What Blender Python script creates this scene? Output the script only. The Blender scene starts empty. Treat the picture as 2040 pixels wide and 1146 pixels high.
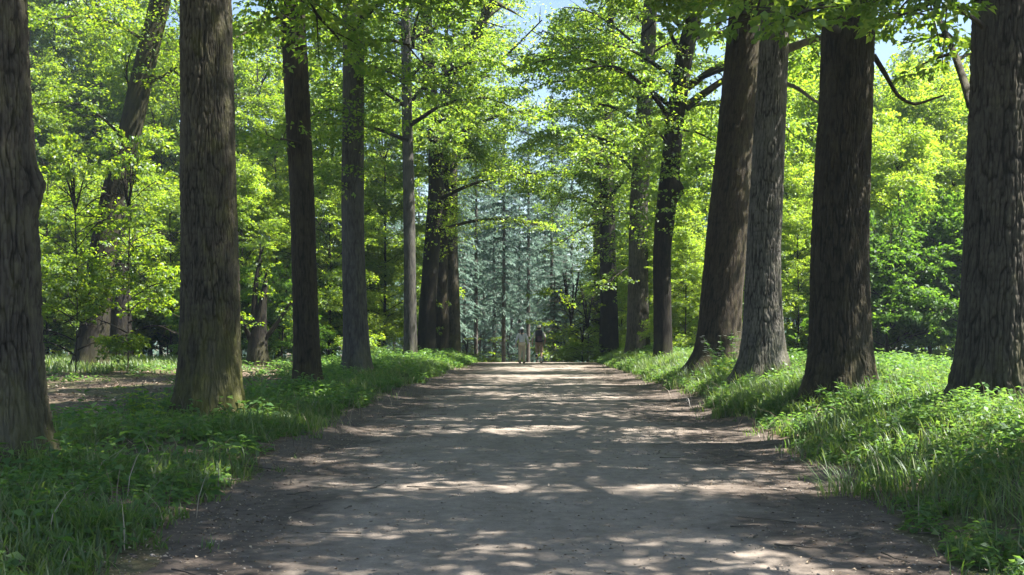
import bpy, bmesh, math, random
import numpy as np
from mathutils import Matrix, Vector

C = bpy.context.scene.collection
RNG = np.random.default_rng(7)
F, CX, HY, CAMZ = 2267.0, 1020.0, 655.0, 1.6

# ------------------------------------------------------------------ small tools
def at(px, py, d):
    """world point that a pixel of the photograph shows at distance d"""
    return np.array([(px - CX) / F * d, d, CAMZ + (HY - py) / F * d])

def sstep(a, b, x):
    t = np.clip((np.asarray(x, float) - a) / (b - a), 0, 1)
    return t * t * (3 - 2 * t)

def _h(i, j, k, s):
    n = (i * 374761393 + j * 668265263 + k * 1274126177 + s * 974634777).astype(np.int64) & 0xFFFFFFFF
    n = ((n ^ (n >> 13)) * 1274126177) & 0xFFFFFFFF
    n = ((n ^ (n >> 16)) * 2246822519) & 0xFFFFFFFF
    n = n ^ (n >> 15)
    return (n & 0xFFFFFF) / float(0xFFFFFF)

def vnoise(x, y, z=0.0, seed=0):
    x, y, z = np.broadcast_arrays(np.asarray(x, float), np.asarray(y, float), np.asarray(z, float))
    xi, yi, zi = np.floor(x).astype(np.int64), np.floor(y).astype(np.int64), np.floor(z).astype(np.int64)
    fx, fy, fz = x - xi, y - yi, z - zi
    fx, fy, fz = fx*fx*(3-2*fx), fy*fy*(3-2*fy), fz*fz*(3-2*fz)
    r = 0
    for a in (0, 1):
        for b in (0, 1):
            for c in (0, 1):
                w = (fx if a else 1-fx) * (fy if b else 1-fy) * (fz if c else 1-fz)
                r = r + w * _h(xi+a, yi+b, zi+c, seed)
    return r

def fbm(x, y, z=0.0, seed=0, oct=3):
    r, a, s = 0, 0.5, 0
    for o in range(oct):
        r = r + a * vnoise(np.asarray(x)*2**o, np.asarray(y)*2**o, np.asarray(z)*2**o, seed+o*17); s += a; a *= .5
    return r / s

class MB:
    """collects vertices and quads and links them as ONE mesh object"""
    def __init__(self): self.v, self.f, self.n, self.a = [], [], 0, []
    def add(self, v, f, attr=None):
        v = np.asarray(v, float).reshape(-1, 3); f = np.asarray(f, np.int64).reshape(-1, 4)
        self.v.append(v); self.f.append(f + self.n); self.n += len(v)
        self.a.append(np.full(len(v), .5) if attr is None else np.asarray(attr, float).ravel())
    def mesh(self, name, mat, smooth=False, attr=None):
        v, f = np.concatenate(self.v), np.concatenate(self.f)
        me = bpy.data.meshes.new(name)
        me.vertices.add(len(v)); me.vertices.foreach_set('co', v.astype(np.float32).ravel())
        me.loops.add(f.size); me.loops.foreach_set('vertex_index', f.astype(np.int32).ravel())
        me.polygons.add(len(f)); me.polygons.foreach_set('loop_start', np.arange(0, f.size, 4, dtype=np.int32))
        me.polygons.foreach_set('loop_total', np.full(len(f), 4, np.int32))
        if smooth: me.polygons.foreach_set('use_smooth', np.ones(len(f), bool))
        if attr:
            at_ = me.attributes.new(attr, 'FLOAT', 'POINT'); at_.data.foreach_set('value', np.concatenate(self.a).astype(np.float32))
        me.update(calc_edges=True); me.validate()
        me.materials.append(mat)
        return me
    def build(self, name, mat, parent=None, smooth=False, attr=None):
        return link(name, self.mesh(name, mat, smooth, attr), parent)

def link(name, me, parent=None):
    o = bpy.data.objects.new(name, me); C.objects.link(o)
    if parent: o.parent = parent
    return o

def tag(o, label=None, cat=None, group=None, kind=None):
    if label: o['label'] = label
    if cat: o['category'] = cat
    if group: o['group'] = group
    if kind: o['kind'] = kind
    return o

def empty(name, loc, rz=0.0):
    o = bpy.data.objects.new(name, None); C.objects.link(o)
    o.location = [float(c) for c in loc]; o.rotation_euler.z = rz; o.empty_display_size = .3
    return o

def copy_tree(o, parent=None):
    c = o.copy(); C.objects.link(c)
    if parent: c.parent = parent
    for ch in list(o.children): copy_tree(ch, c)
    return c

def unit(v):
    v = np.asarray(v, float); return v / np.maximum(np.linalg.norm(v, axis=-1, keepdims=True), 1e-9)

def smooth_path(P, n):
    P = np.asarray(P, float)
    s = np.concatenate([[0], np.cumsum(np.linalg.norm(np.diff(P, axis=0), axis=1))])
    t = np.linspace(0, s[-1], n)
    Q = np.stack([np.interp(t, s, P[:, k]) for k in range(P.shape[1])], 1)
    for _ in range(max(1, n // (2 * len(P)))):
        Q[1:-1] = .25*Q[:-2] + .5*Q[1:-1] + .25*Q[2:]
    return Q

def tube(mb, P, R, sides=6, attr=.5):
    P = np.asarray(P, float); R = np.broadcast_to(np.asarray(R, float), (len(P),))
    T = unit(np.gradient(P, axis=0))
    ref = np.array([0, 0, 1.]) if abs(T[:, 2]).mean() < .7 else np.array([1., 0, 0])
    U = unit(np.cross(T, ref)); V = np.cross(T, U)
    a = np.linspace(0, 2*math.pi, sides, endpoint=False)
    ring = P[:, None] + R[:, None, None] * (np.cos(a)[None, :, None]*U[:, None] + np.sin(a)[None, :, None]*V[:, None])
    grid_quads(mb, ring, attr=attr)

def grid_quads(mb, ring, wrap=True, attr=.5):
    m, n = ring.shape[:2]
    i, j = np.meshgrid(np.arange(m-1), np.arange(n if wrap else n-1), indexing='ij')
    j2 = (j+1) % n
    f = np.stack([i*n+j, i*n+j2, (i+1)*n+j2, (i+1)*n+j], -1)
    mb.add(ring.reshape(-1, 3), f, np.full(m*n, attr) if np.isscalar(attr) else attr)

# ------------------------------------------------------------------ materials
def newmat(name):
    m = bpy.data.materials.new(name); m.use_nodes = True
    nt = m.node_tree; nt.nodes.clear()
    out = nt.nodes.new('ShaderNodeOutputMaterial')
    return m, nt, out
def nd(nt, t, **kw):
    n = nt.nodes.new(t)
    for k, v in kw.items():
        if k in n.inputs.keys() if hasattr(n.inputs, 'keys') else False: n.inputs[k].default_value = v
        else: setattr(n, k, v)
    return n
def ramp(nt, fac, stops):
    r = nt.nodes.new('ShaderNodeValToRGB'); e = r.color_ramp.elements
    while len(e) < len(stops): e.new(.5)
    for k, (p, c) in enumerate(stops):
        e[k].position = p; e[k].color = (*c, 1) if len(c) == 3 else c
    nt.links.new(fac, r.inputs[0]); return r.outputs[0]
def mixc(nt, fac, a, b, mode='MIX'):
    m = nt.nodes.new('ShaderNodeMix'); m.data_type = 'RGBA'; m.blend_type = mode
    for s, v in ((m.inputs[0], fac), (m.inputs[6], a), (m.inputs[7], b)):
        if hasattr(v, 'node'): nt.links.new(v, s)
        elif isinstance(v, (tuple, list)): s.default_value = (*v, 1)
        else: s.default_value = v
    return m.outputs[2]
def noise(nt, coord, scale, detail=4, rough=.55, dist=0):
    n = nt.nodes.new('ShaderNodeTexNoise'); n.inputs['Scale'].default_value = scale
    n.inputs['Detail'].default_value = detail; n.inputs['Roughness'].default_value = rough; n.inputs['Distortion'].default_value = dist
    if coord is not None: nt.links.new(coord, n.inputs['Vector'])
    return n.outputs[0]
def mapping(nt, coord, scale=(1, 1, 1)):
    m = nt.nodes.new('ShaderNodeMapping'); m.inputs['Scale'].default_value = scale
    nt.links.new(coord, m.inputs['Vector']); return m.outputs[0]
def math_(nt, op, a, b=0.0, c=None):
    m = nt.nodes.new('ShaderNodeMath'); m.operation = op
    for k, v in enumerate((a, b, c)):
        if v is None: continue
        if hasattr(v, 'node'): nt.links.new(v, m.inputs[k])
        else: m.inputs[k].default_value = v
    return m.outputs[0]
def texco(nt, which='Object'): return nt.nodes.new('ShaderNodeTexCoord').outputs[which]

def leaf_mat(name, stops, tstops, trans=.5, gloss=.03, var=.35):
    m, nt, out = newmat(name)
    g = nt.nodes.new('ShaderNodeNewGeometry')
    rnd = g.outputs['Random Per Island']
    oi = nt.nodes.new('ShaderNodeObjectInfo')
    co = nt.nodes.new('ShaderNodeVectorMath'); co.operation = 'ADD'
    nt.links.new(texco(nt), co.inputs[0]); nt.links.new(oi.outputs['Location'], co.inputs[1])
    clump = noise(nt, co.outputs[0], .55, 2)
    fac = math_(nt, 'ADD', math_(nt, 'MULTIPLY', rnd, 1 - var), math_(nt, 'MULTIPLY', clump, var))
    d = nt.nodes.new('ShaderNodeBsdfDiffuse'); nt.links.new(ramp(nt, fac, stops), d.inputs[0])
    t = nt.nodes.new('ShaderNodeBsdfTranslucent'); nt.links.new(ramp(nt, fac, tstops), t.inputs[0])
    mx = nt.nodes.new('ShaderNodeMixShader'); mx.inputs[0].default_value = trans
    nt.links.new(d.outputs[0], mx.inputs[1]); nt.links.new(t.outputs[0], mx.inputs[2])
    gl = nt.nodes.new('ShaderNodeBsdfGlossy'); gl.inputs['Roughness'].default_value = .5
    gl.inputs['Color'].default_value = (.9, .95, 1, 1)
    m2 = nt.nodes.new('ShaderNodeMixShader'); m2.inputs[0].default_value = gloss
    nt.links.new(mx.outputs[0], m2.inputs[1]); nt.links.new(gl.outputs[0], m2.inputs[2])
    nt.links.new(m2.outputs[0], out.inputs[0])
    return m

def plain_mat(name, col, rough=.8, var=.25, scale=30.0, bump=.1):
    m, nt, out = newmat(name)
    p = nt.nodes.new('ShaderNodeBsdfPrincipled'); p.inputs['Roughness'].default_value = rough
    n = noise(nt, texco(nt), scale, 4)
    nt.links.new(ramp(nt, n, [(.3, tuple(c*(1-var) for c in col)), (.7, tuple(min(1, c*(1+var)) for c in col))]), p.inputs['Base Color'])
    b = nt.nodes.new('ShaderNodeBump'); b.inputs['Strength'].default_value = bump; b.inputs['Distance'].default_value = .01
    nt.links.new(n, b.inputs['Height']); nt.links.new(b.outputs[0], p.inputs['Normal'])
    nt.links.new(p.outputs[0], out.inputs[0]); return m

def bark_mat(name, furrow, ridge, moss=(.07, .075, .012), moss_h=.9, moss_amt=.5, vs=1.0):
    m, nt, out = newmat(name)
    co = texco(nt)
    a = nt.nodes.new('ShaderNodeAttribute'); a.attribute_name = 'ridge'
    fine = noise(nt, mapping(nt, co, (40*vs, 40*vs, 10*vs)), 1, 5, .65)
    mid = noise(nt, mapping(nt, co, (6, 6, 2.6)), 1, 4, .6)
    big = noise(nt, mapping(nt, co, (1.3, 1.3, .45)), 1, 3)
    h = math_(nt, 'ADD', math_(nt, 'MULTIPLY', a.outputs['Fac'], .75), math_(nt, 'MULTIPLY', math_(nt, 'SUBTRACT', fine, .3), .5))
    base = ramp(nt, h, [(.12, furrow), (.42, tuple(.35*x+.65*y for x, y in zip(furrow, ridge))), (.8, ridge)])
    base = mixc(nt, 1.0, base, ramp(nt, mid, [(.3, (.6, .58, .55)), (.7, (1.2, 1.15, 1.1))]), 'MULTIPLY')
    # lichen grey patches
    base = mixc(nt, ramp(nt, big, [(.52, (0, 0, 0)), (.66, (.45, .45, .45))]), base, tuple(min(1, c*1.25+.015) for c in ridge))
    sep = nt.nodes.new('ShaderNodeSeparateXYZ'); nt.links.new(co, sep.inputs[0])
    lo = math_(nt, 'SUBTRACT', 1.0, math_(nt, 'DIVIDE', sep.outputs[2], moss_h)); 
    side = math_(nt, 'MULTIPLY', sep.outputs[0], .35)
    mo = math_(nt, 'ADD', math_(nt, 'ADD', math_(nt, 'MULTIPLY', math_(nt, 'MAXIMUM', lo, -.35), .55), side),
               math_(nt, 'MULTIPLY', math_(nt, 'SUBTRACT', mid, .42), 2.0))
    mo = math_(nt, 'MULTIPLY', math_(nt, 'MINIMUM', math_(nt, 'MAXIMUM', mo, 0), 1), moss_amt)
    base = mixc(nt, mo, base, mixc(nt, fine, tuple(c*.6 for c in moss), tuple(c*1.5 for c in moss)))
    p = nt.nodes.new('ShaderNodeBsdfPrincipled'); p.inputs['Roughness'].default_value = .9
    p.inputs['Specular IOR Level'].default_value = .25
    nt.links.new(base, p.inputs['Base Color'])
    b = nt.nodes.new('ShaderNodeBump'); b.inputs['Strength'].default_value = .8; b.inputs['Distance'].default_value = .02
    nt.links.new(fine, b.inputs['Height']); nt.links.new(b.outputs[0], p.inputs['Normal'])
    nt.links.new(p.outputs[0], out.inputs[0]); return m

M = {}
G3 = lambda a, b, c: [(.12, a), (.5, b), (.88, c)]
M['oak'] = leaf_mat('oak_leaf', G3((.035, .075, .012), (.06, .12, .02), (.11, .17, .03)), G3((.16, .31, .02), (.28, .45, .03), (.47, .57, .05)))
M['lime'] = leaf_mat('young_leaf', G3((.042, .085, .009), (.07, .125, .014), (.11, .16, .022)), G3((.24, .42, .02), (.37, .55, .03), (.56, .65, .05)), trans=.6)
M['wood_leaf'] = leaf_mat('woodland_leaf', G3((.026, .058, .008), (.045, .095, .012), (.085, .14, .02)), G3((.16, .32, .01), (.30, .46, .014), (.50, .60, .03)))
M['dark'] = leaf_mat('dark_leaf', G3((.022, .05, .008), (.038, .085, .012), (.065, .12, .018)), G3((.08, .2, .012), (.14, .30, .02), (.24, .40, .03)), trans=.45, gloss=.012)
M['conifer'] = leaf_mat('hazed_needle', G3((.07, .125, .105), (.11, .175, .145), (.16, .23, .18)), G3((.14, .24, .18), (.19, .31, .22), (.26, .38, .26)), trans=.4, gloss=.01)  # distance haze is put into this pale blue-green needle colour
M['grass'] = leaf_mat('grass_blade', G3((.034, .064, .018), (.062, .108, .03), (.15, .175, .075)), G3((.14, .28, .03), (.22, .36, .04), (.36, .44, .08)), trans=.4, gloss=.03)
M['herb'] = leaf_mat('herb_leaf', G3((.035, .085, .02), (.055, .12, .028), (.09, .16, .04)), G3((.12, .28, .03), (.2, .38, .05), (.3, .46, .07)), trans=.4, gloss=.03)
M['litter'] = leaf_mat('dry_leaf', G3((.09, .065, .045), (.18, .135, .09), (.38, .31, .23)), G3((.1, .06, .03), (.16, .1, .05), (.2, .15, .08)), trans=.15, gloss=.04, var=.15)
M['petal'] = plain_mat('petal', (.75, .76, .72), .6, .08)
M['bark_grey'] = bark_mat('bark_grey', (.011, .009, .006), (.066, .061, .050), moss_amt=.55)
M['bark_moss'] = bark_mat('bark_mossy', (.012, .010, .005), (.072, .066, .05), moss=(.064, .068, .010), moss_h=1.6, moss_amt=.9)
M['bark_brown'] = bark_mat('bark_brown', (.009, .007, .004), (.040, .034, .022), moss=(.06, .055, .012), moss_amt=.5)
M['bark_red'] = bark_mat('bark_reddish', (.009, .0065, .004), (.042, .032, .02), moss=(.05, .055, .012), moss_amt=.4)
M['bark_smooth'] = bark_mat('bark_smooth', (.03, .029, .027), (.068, .068, .064), moss_amt=.45, vs=.6)
M['bark_pale'] = bark_mat('bark_pale', (.018, .016, .013), (.11, .105, .094), moss_amt=.45)
M['bark_dark'] = bark_mat('bark_dark', (.005, .004, .003), (.016, .013, .01), moss_amt=.3)  # darkened so the tone carries the shade on the left wood's trunks
M['bark_conifer'] = bark_mat('bark_conifer', (.03, .027, .025), (.11, .098, .09), moss_amt=.15)

def ground_mat():
    m, nt, out = newmat('woodland_floor')
    co = texco(nt)
    n1 = noise(nt, co, .45, 4); n2 = noise(nt, co, 9, 6, .7); n3 = noise(nt, co, 60, 3, .7)
    soil = ramp(nt, n2, [(.3, (.045, .032, .022)), (.5, (.10, .072, .052)), (.72, (.20, .155, .12))])
    green = ramp(nt, n2, [(.3, (.02, .035, .008)), (.7, (.07, .10, .02))])
    c = mixc(nt, ramp(nt, n1, [(.42, (0, 0, 0)), (.6, (.75, .75, .75))]), soil, green)
    c = mixc(nt, 1.0, c, ramp(nt, n3, [(.3, (.6, .6, .6)), (.7, (1.35, 1.35, 1.35))]), 'MULTIPLY')
    p = nt.nodes.new('ShaderNodeBsdfPrincipled'); p.inputs['Roughness'].default_value = .95; p.inputs['Specular IOR Level'].default_value = .2
    nt.links.new(c, p.inputs['Base Color'])
    b = nt.nodes.new('ShaderNodeBump'); b.inputs['Strength'].default_value = .7; b.inputs['Distance'].default_value = .05
    nt.links.new(n2, b.inputs['Height']); nt.links.new(b.outputs[0], p.inputs['Normal'])
    nt.links.new(p.outputs[0], out.inputs[0]); return m

def path_mat():
    m, nt, out = newmat('packed_earth')
    co = texco(nt)
    a = nt.nodes.new('ShaderNodeAttribute'); a.attribute_name = 'ridge'      # 0 at the verge, 1 in the trodden middle
    n1 = noise(nt, co, .7, 5, .6); n2 = noise(nt, co, 7, 6, .65); n3 = noise(nt, co, 48, 6, .8)
    stretched = noise(nt, mapping(nt, co, (2.2, .55, 1)), 1, 5, .6)
    grit = ramp(nt, n2, [(.3, (.172, .146, .122)), (.7, (.265, .226, .19))])
    soil = ramp(nt, n2, [(.3, (.055, .044, .036)), (.7, (.128, .104, .087))])
    k = math_(nt, 'ADD', a.outputs['Fac'], math_(nt, 'MULTIPLY', math_(nt, 'SUBTRACT', n1, .55), 1.7))
    c = mixc(nt, ramp(nt, k, [(.18, (0, 0, 0)), (.72, (1, 1, 1))]), soil, grit)
    c = mixc(nt, 1.0, c, ramp(nt, stretched, [(.3, (.82, .80, .78)), (.7, (1.12, 1.12, 1.12))]), 'MULTIPLY')
    c = mixc(nt, 1.0, c, ramp(nt, n3, [(.30, (.4, .4, .4)), (.42, (.9, .9, .9)), (.6, (1.05, 1.05, 1.05)), (.72, (1.45, 1.45, 1.45))]), 'MULTIPLY')
    p = nt.nodes.new('ShaderNodeBsdfPrincipled'); p.inputs['Roughness'].default_value = .95; p.inputs['Specular IOR Level'].default_value = .2
    nt.links.new(c, p.inputs['Base Color'])
    hh = math_(nt, 'ADD', math_(nt, 'MULTIPLY', n2, .5), math_(nt, 'MULTIPLY', n3, .35))
    b = nt.nodes.new('ShaderNodeBump'); b.inputs['Strength'].default_value = .8; b.inputs['Distance'].default_value = .03
    nt.links.new(hh, b.inputs['Height']); nt.links.new(b.outputs[0], p.inputs['Normal'])
    nt.links.new(p.outputs[0], out.inputs[0]); return m

# ------------------------------------------------------------------ terrain
def xc(y): return .12 + .0185*np.asarray(y, float)
def edge_l(y):
    y = np.asarray(y, float)
    return np.interp(y, [0, 7.4, 10.5, 14.8, 25, 35, 52, 80], [2.55, 2.6, 3.0, 3.2, 3.4, 3.2, 2.8, 2.8]) + .7*(fbm(y*.9, 3.3, 0, 5)-.5)
def edge_r(y):
    y = np.asarray(y, float)
    return np.interp(y, [0, 7.4, 10.5, 14.8, 25, 35, 52, 80], [2.6, 2.65, 2.95, 3.05, 3.25, 3.1, 2.8, 2.8]) + .7*(fbm(y*.9, 9.1, 0, 11)-.5)
def gz(x, y):
    x, y = np.asarray(x, float), np.asarray(y, float)
    u = x - xc(y)
    z = .55*sstep(2.7, 5.4, u) + .17*sstep(2.7, 4.4, -u)
    off = sstep(3.0, 4.5, np.abs(u))
    z = z + off*(.22*(fbm(x*.25, y*.25, 0, 21)-.5) + .07*(fbm(x*1.3, y*1.3, 0, 22)-.5))
    t = np.maximum(y - 50, 0)
    z = z - np.where(t < 16, .0022*t*t, .0022*256 + .0704*(np.minimum(t, 60)-16))
    return z

def axis_steps(a, b, fine, lo, hi, grow=1.18):
    mid = list(np.arange(a, b, fine)); s = fine; v = mid[-1]
    while v < hi: s *= grow; v = min(hi, v+s); mid.append(v)
    s = fine; v = mid[0]
    while v > lo: s *= grow; v = max(lo, v-s); mid.insert(0, v)
    return np.array(mid)
gx, gy = axis_steps(-14, 14, .22, -320, 320), axis_steps(-2, 56, .3, -300, 340)
X, Y = np.meshgrid(gx, gy)
U = X - xc(Y)
Z = gz(X, Y) - .08*(1 - sstep(1.6, 2.4, np.abs(U)))*(Y < 90)
mb = MB(); grid_quads(mb, np.stack([X, Y, Z], -1), wrap=False)
tag(mb.build('ground', ground_mat(), smooth=True), kind='structure')

py_ = np.concatenate([np.arange(-4, 4, .4), np.arange(4, 24, .07), np.arange(24, 82, .25)]); nt_ = 90
tt = np.linspace(0, 1, nt_)
PX = xc(py_)[:, None] + (-(edge_l(py_)+.35))[:, None]*(1-tt) + (edge_r(py_)+.35)[:, None]*tt
PY = np.repeat(py_[:, None], nt_, 1)
rut = .03*(fbm(PX*1.5, PY*.5, 0, 41)-.5) + .03*(fbm(PX*4.5, PY*4.5, 0, 42, 3)-.5)
PZ = gz(PX, PY) + .02 + rut
edge = np.minimum(tt, 1-tt)*2
PZ = PZ - .06*(1-sstep(0, .09, edge))[None]
mb = MB(); grid_quads(mb, np.stack([PX, PY, PZ], -1), wrap=False, attr=np.repeat(sstep(.05, .75, edge)[None], len(py_), 0))
tag(mb.build('path', path_mat(), smooth=True, attr='ridge'), kind='structure')

# ------------------------------------------------------------------ leaves and sprays
def leaf_quads(mb, P, D, N, L, W, fold=.25):
    P, D, N = np.asarray(P), unit(D), unit(N)
    n = len(P); L = np.broadcast_to(L, (n,))[:, None]; W = np.broadcast_to(W, (n,))[:, None]
    S = unit(np.cross(D, N)); N = np.cross(S, D)
    mid = P + D*L*.48
    v = np.stack([P, mid + S*W*.5 + N*W*fold, P + D*L - N*L*.12, mid - S*W*.5 + N*W*fold], 1)
    mb.add(v.reshape(-1, 3), np.arange(n*4).reshape(-1, 4))

def spray_template(rng, n, L=.9):
    a = rng.uniform(.08, 1, n)**.8*L
    sgn = np.where(rng.random(n) < .5, -1, 1)
    lat = sgn*rng.random(n)**.7*(.10 + .38*(1-(a/L)**1.6))*L
    P = np.stack([a - np.abs(lat)*.1, lat, -.10*(a*a + lat*lat) + rng.normal(0, .045, n)], 1)
    ang = np.arctan2(lat*1.6, .35*L) + rng.normal(0, .55, n)
    D = np.stack([np.cos(ang), np.sin(ang), rng.normal(-.22, .33, n)], 1)
    N = np.stack([rng.normal(0, .6, n), rng.normal(0, .6, n), np.ones(n)], 1)
    return P, unit(D), unit(N), rng.uniform(.7, 1.2, n)
TRNG = np.random.default_rng(3)
TEMPL = {n: [spray_template(TRNG, n) for _ in range(8)] for n in (14, 20, 26)}

def sprays(mb, rng, P, Hd, S, n=20, leaf=.12, ratio=.62, roll=.25):
    """P positions, Hd headings, S sizes of leafy twigs"""
    P, Hd, S = np.asarray(P, float), unit(np.asarray(Hd, float)), np.asarray(S, float)
    if len(P) == 0: return
    Yv = unit(np.cross(np.array([0, 0, 1.]), Hd) + rng.normal(0, roll, P.shape)*np.array([0, 0, 1]))
    Zv = np.cross(Hd, Yv); Yv = np.cross(Zv, Hd)
    R = np.stack([Hd, Yv, Zv], -1)
    k = rng.integers(0, 8, len(P))
    for t in range(8):
        s = k == t
        if not s.any(): continue
        p, d, nn, ls = TEMPL[n][t]
        pos = P[s][:, None] + np.einsum('mij,nj->mni', R[s], p)*S[s][:, None, None]
        dd = np.einsum('mij,nj->mni', R[s], d); nr = np.einsum('mij,nj->mni', R[s], nn)
        m = pos.shape[0]*pos.shape[1]
        L = leaf*np.repeat(ls[None], s.sum(), 0).ravel()*rng.uniform(.85, 1.15, m)
        leaf_quads(mb, pos.reshape(-1, 3), dd.reshape(-1, 3) + rng.normal(0, .15, (m, 3)), nr.reshape(-1, 3) + rng.normal(0, .15, (m, 3)), L, L*ratio)

def rotz(v, a):
    c, s = math.cos(a), math.sin(a); return np.array([v[0]*c - v[1]*s, v[0]*s + v[1]*c, v[2]])

def limb_with_sprays(wood, lst, rng, P, r0, r1, start=.25, sub=7, sublen=1.6, size=.9, sides=6, dens=1.0, droop=.12, updown=.42):
    """a limb along P, side branches on it, leafy twigs on those"""
    n = len(P); tube(wood, P, np.linspace(r0, r1, n), sides)
    T = unit(np.gradient(P, axis=0)); sg = 1 if rng.random() < .5 else -1
    for i in range(sub):
        f = start + (1-start)*(i + .3 + .5*rng.random())/sub
        q = f*(n-1); k = int(min(n-2, q)); p = P[k] + (P[k+1]-P[k])*(q-k)
        h = rotz(T[k], sg*rng.uniform(.55, 1.15)); sg = -sg
        h = unit(np.array([h[0], h[1], h[2]*.4 + rng.normal(0, updown)]))
        Ls = sublen*rng.uniform(.6, 1.15)*(1.15 - .6*f)
        m = 5; s = np.linspace(0, 1, m)
        B = p + np.outer(s*Ls, h); B[:, 2] -= droop*Ls*s*s
        tube(wood, B, np.linspace(max(.008, r1*1.1), .005, m), 4)
        ns = max(2, int(round(Ls/.42*dens)))
        for j in range(ns):
            g = (j + rng.random())/ns
            hh = rotz(h, rng.normal(0, .75)); hh[2] = rng.normal(-.08, .22)
            lst.append((p + h*Ls*g - np.array([0, 0, droop*Ls*g*g]) + rng.normal(0, .06, 3), hh, size*rng.uniform(.65, 1.1)))
    for j in range(2):
        hh = rotz(T[-1], rng.normal(0, .4)); lst.append((P[-1], hh, size*rng.uniform(.8, 1.1)))

def crown_meshes(name, seed, H, z0, R, nl, leafmat, barkmat, sub=8, sublen=2.0, size=.95, n=20, leaf=.125, dens=1.0, rise=(.3, 1.1), prof=1.8, r0=.10, gap=.42, gs=.42, base=None):
    rng = np.random.default_rng(seed); wood, lst = MB(), []
    az = rng.uniform(0, 6.28)
    for i in range(nl):
        t = (i + rng.random()*.8)/nl
        z = z0 + (H - z0)*.93*t
        az += 2.4 + rng.normal(0, .35)
        L = R*(1 - .78*t**prof)*rng.uniform(.75, 1.12)
        el = rise[0] + (rise[1]-rise[0])*t + rng.normal(0, .12)
        m = 8; s = np.linspace(0, 1, m)
        r_h = L*s; dz = L*(np.tan(min(el, 1.25))*.5*s + .12*np.sin(s*2.6) - (.20*(1-t))*s**3)
        wob = np.cumsum(rng.normal(0, .045, m))*L*.6
        P = np.stack([np.cos(az)*r_h - np.sin(az)*wob, np.sin(az)*r_h + np.cos(az)*wob, z + dz], 1)
        limb_with_sprays(wood, lst, rng, P, r0*(1-.65*t), .018, .22, max(3, int(sub*(1-.35*t))), sublen*(1-.4*t), size, 6, dens)
    # the leading shoots
    for j in range(6):
        a = rng.uniform(0, 6.28); P = np.array([0, 0, H-1.5]) + np.outer(np.linspace(0, 1, 5), [math.cos(a)*R*.2, math.sin(a)*R*.2, 2.0])
        limb_with_sprays(wood, lst, rng, P, .04, .012, .1, 5, sublen*.5, size, 5, dens)
    P, Hd, S = map(np.array, zip(*lst)); mb = MB()
    k = fbm(P[:, 0]*gs+seed, P[:, 1]*gs, P[:, 2]*gs*1.5, seed, 2) > gap       # open windows between leafy clumps
    if base is not None:      # sprays carved out along the sun's line to light mossy trunk and path
        wx, wy, wz = P[:, 0]*base[2] + base[0], P[:, 1]*base[2] + base[1], P[:, 2]
        for y0, hw, th in ((18.0, .45, .36), (11.6, .15, .40), (13.6, .0, .42)):
            k &= ~((np.abs(wy - (y0 - .0875*(wx + 4.5))) < hw + .8*fbm(wx*.6, wz*.5, 3.0+y0, 91)) & (fbm(wx*.9, wy*.9, wz*.7, 92) > th))
    sprays(mb, rng, P[k], Hd[k], S[k], n, leaf)
    return mb.mesh(name+'_crown', leafmat), wood.mesh(name+'_branches', barkmat, True, 'ridge')

# ------------------------------------------------------------------ trunks
def trunk(mb, P, R, sides=96, step=.05, zfine=7.5, seed=0, ridge=.02, flare=.5, lobes=6, rk=30.0, knobs=()):
    """P: axis points (x,y,z) local to the base, R: radii; furrowed bark in the mesh"""
    P, R = np.asarray(P, float), np.asarray(R, float)
    zs = np.concatenate([np.arange(-.25, zfine, step), np.arange(zfine, P[-1, 2], max(.35, step)), [P[-1, 2]]])
    ax = np.interp(zs, P[:, 2], P[:, 0]); ay = np.interp(zs, P[:, 2], P[:, 1]); r = np.interp(zs, P[:, 2], R)
    k = max(1, int(.9/step)); ker = np.hanning(2*k+3)[1:-1]; ker /= ker.sum()
    def sm(v): return np.convolve(np.pad(v, (len(ker)//2,)*2, mode='reflect', reflect_type='odd'), ker, 'valid')
    nf = int((zs < zfine).sum())
    if nf > 3*k:
        for v in (ax, ay, r): v[:nf] = sm(v[:nf])
    th = np.linspace(0, 2*math.pi, sides, endpoint=False); ph = seed*1.7
    ct, st = np.cos(th)[None], np.sin(th)[None]; zz = zs[:, None]
    fl = flare*np.exp(-np.maximum(zz, 0)/.38)*(1 + .45*np.cos(lobes*th + ph)[None] + .25*np.cos((lobes-2)*th + 2.1*ph)[None])
    fl = fl + .10*flare*np.exp(-np.maximum(zz, 0)/1.6)
    lump = .10*(fbm(ct*1.2+seed, st*1.2, zz*.5, seed) - .5) + .03*(fbm(ct*4+seed, st*4, zz*1.6, seed+3)-.5)
    wx = .35*(vnoise(ct*3, st*3, zz*2.2, seed+9)-.5)
    rr = r[:, None]*rk
    n1 = sstep(-.02, .30, np.abs(2*vnoise(ct*rr*.9+wx*2.6, st*rr*.9+wx*2.6, zz*3.4, seed+5) - 1))
    n2 = sstep(.0, .6, np.abs(2*vnoise(ct*rr*1.7+wx*3, st*rr*1.7+wx*3, zz*11, seed+6) - 1))
    rg = np.clip(n1*(.3 + .7*n2), 0, 1)
    rad = r[:, None]*(1 + fl + lump) + ridge*(rg - .6 + .35*(vnoise(ct*rr*4, st*rr*4, zz*26, seed+8)-.5))
    attr = rg
    for (kz, kth, kr, kh) in knobs:
        d2 = ((zz-kz)/kr)**2 + (np.angle(np.exp(1j*(th-kth)))[None]*r[:, None]/kr)**2
        rad = rad + kh*np.exp(-d2)*(1 + .3*(n2-.5))
    ring = np.stack([ax[:, None] + rad*ct, ay[:, None] + rad*st, np.broadcast_to(zz, rad.shape)], -1)
    grid_quads(mb, ring, attr=np.broadcast_to(attr, rad.shape))
    return zs, ax, ay, r

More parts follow.
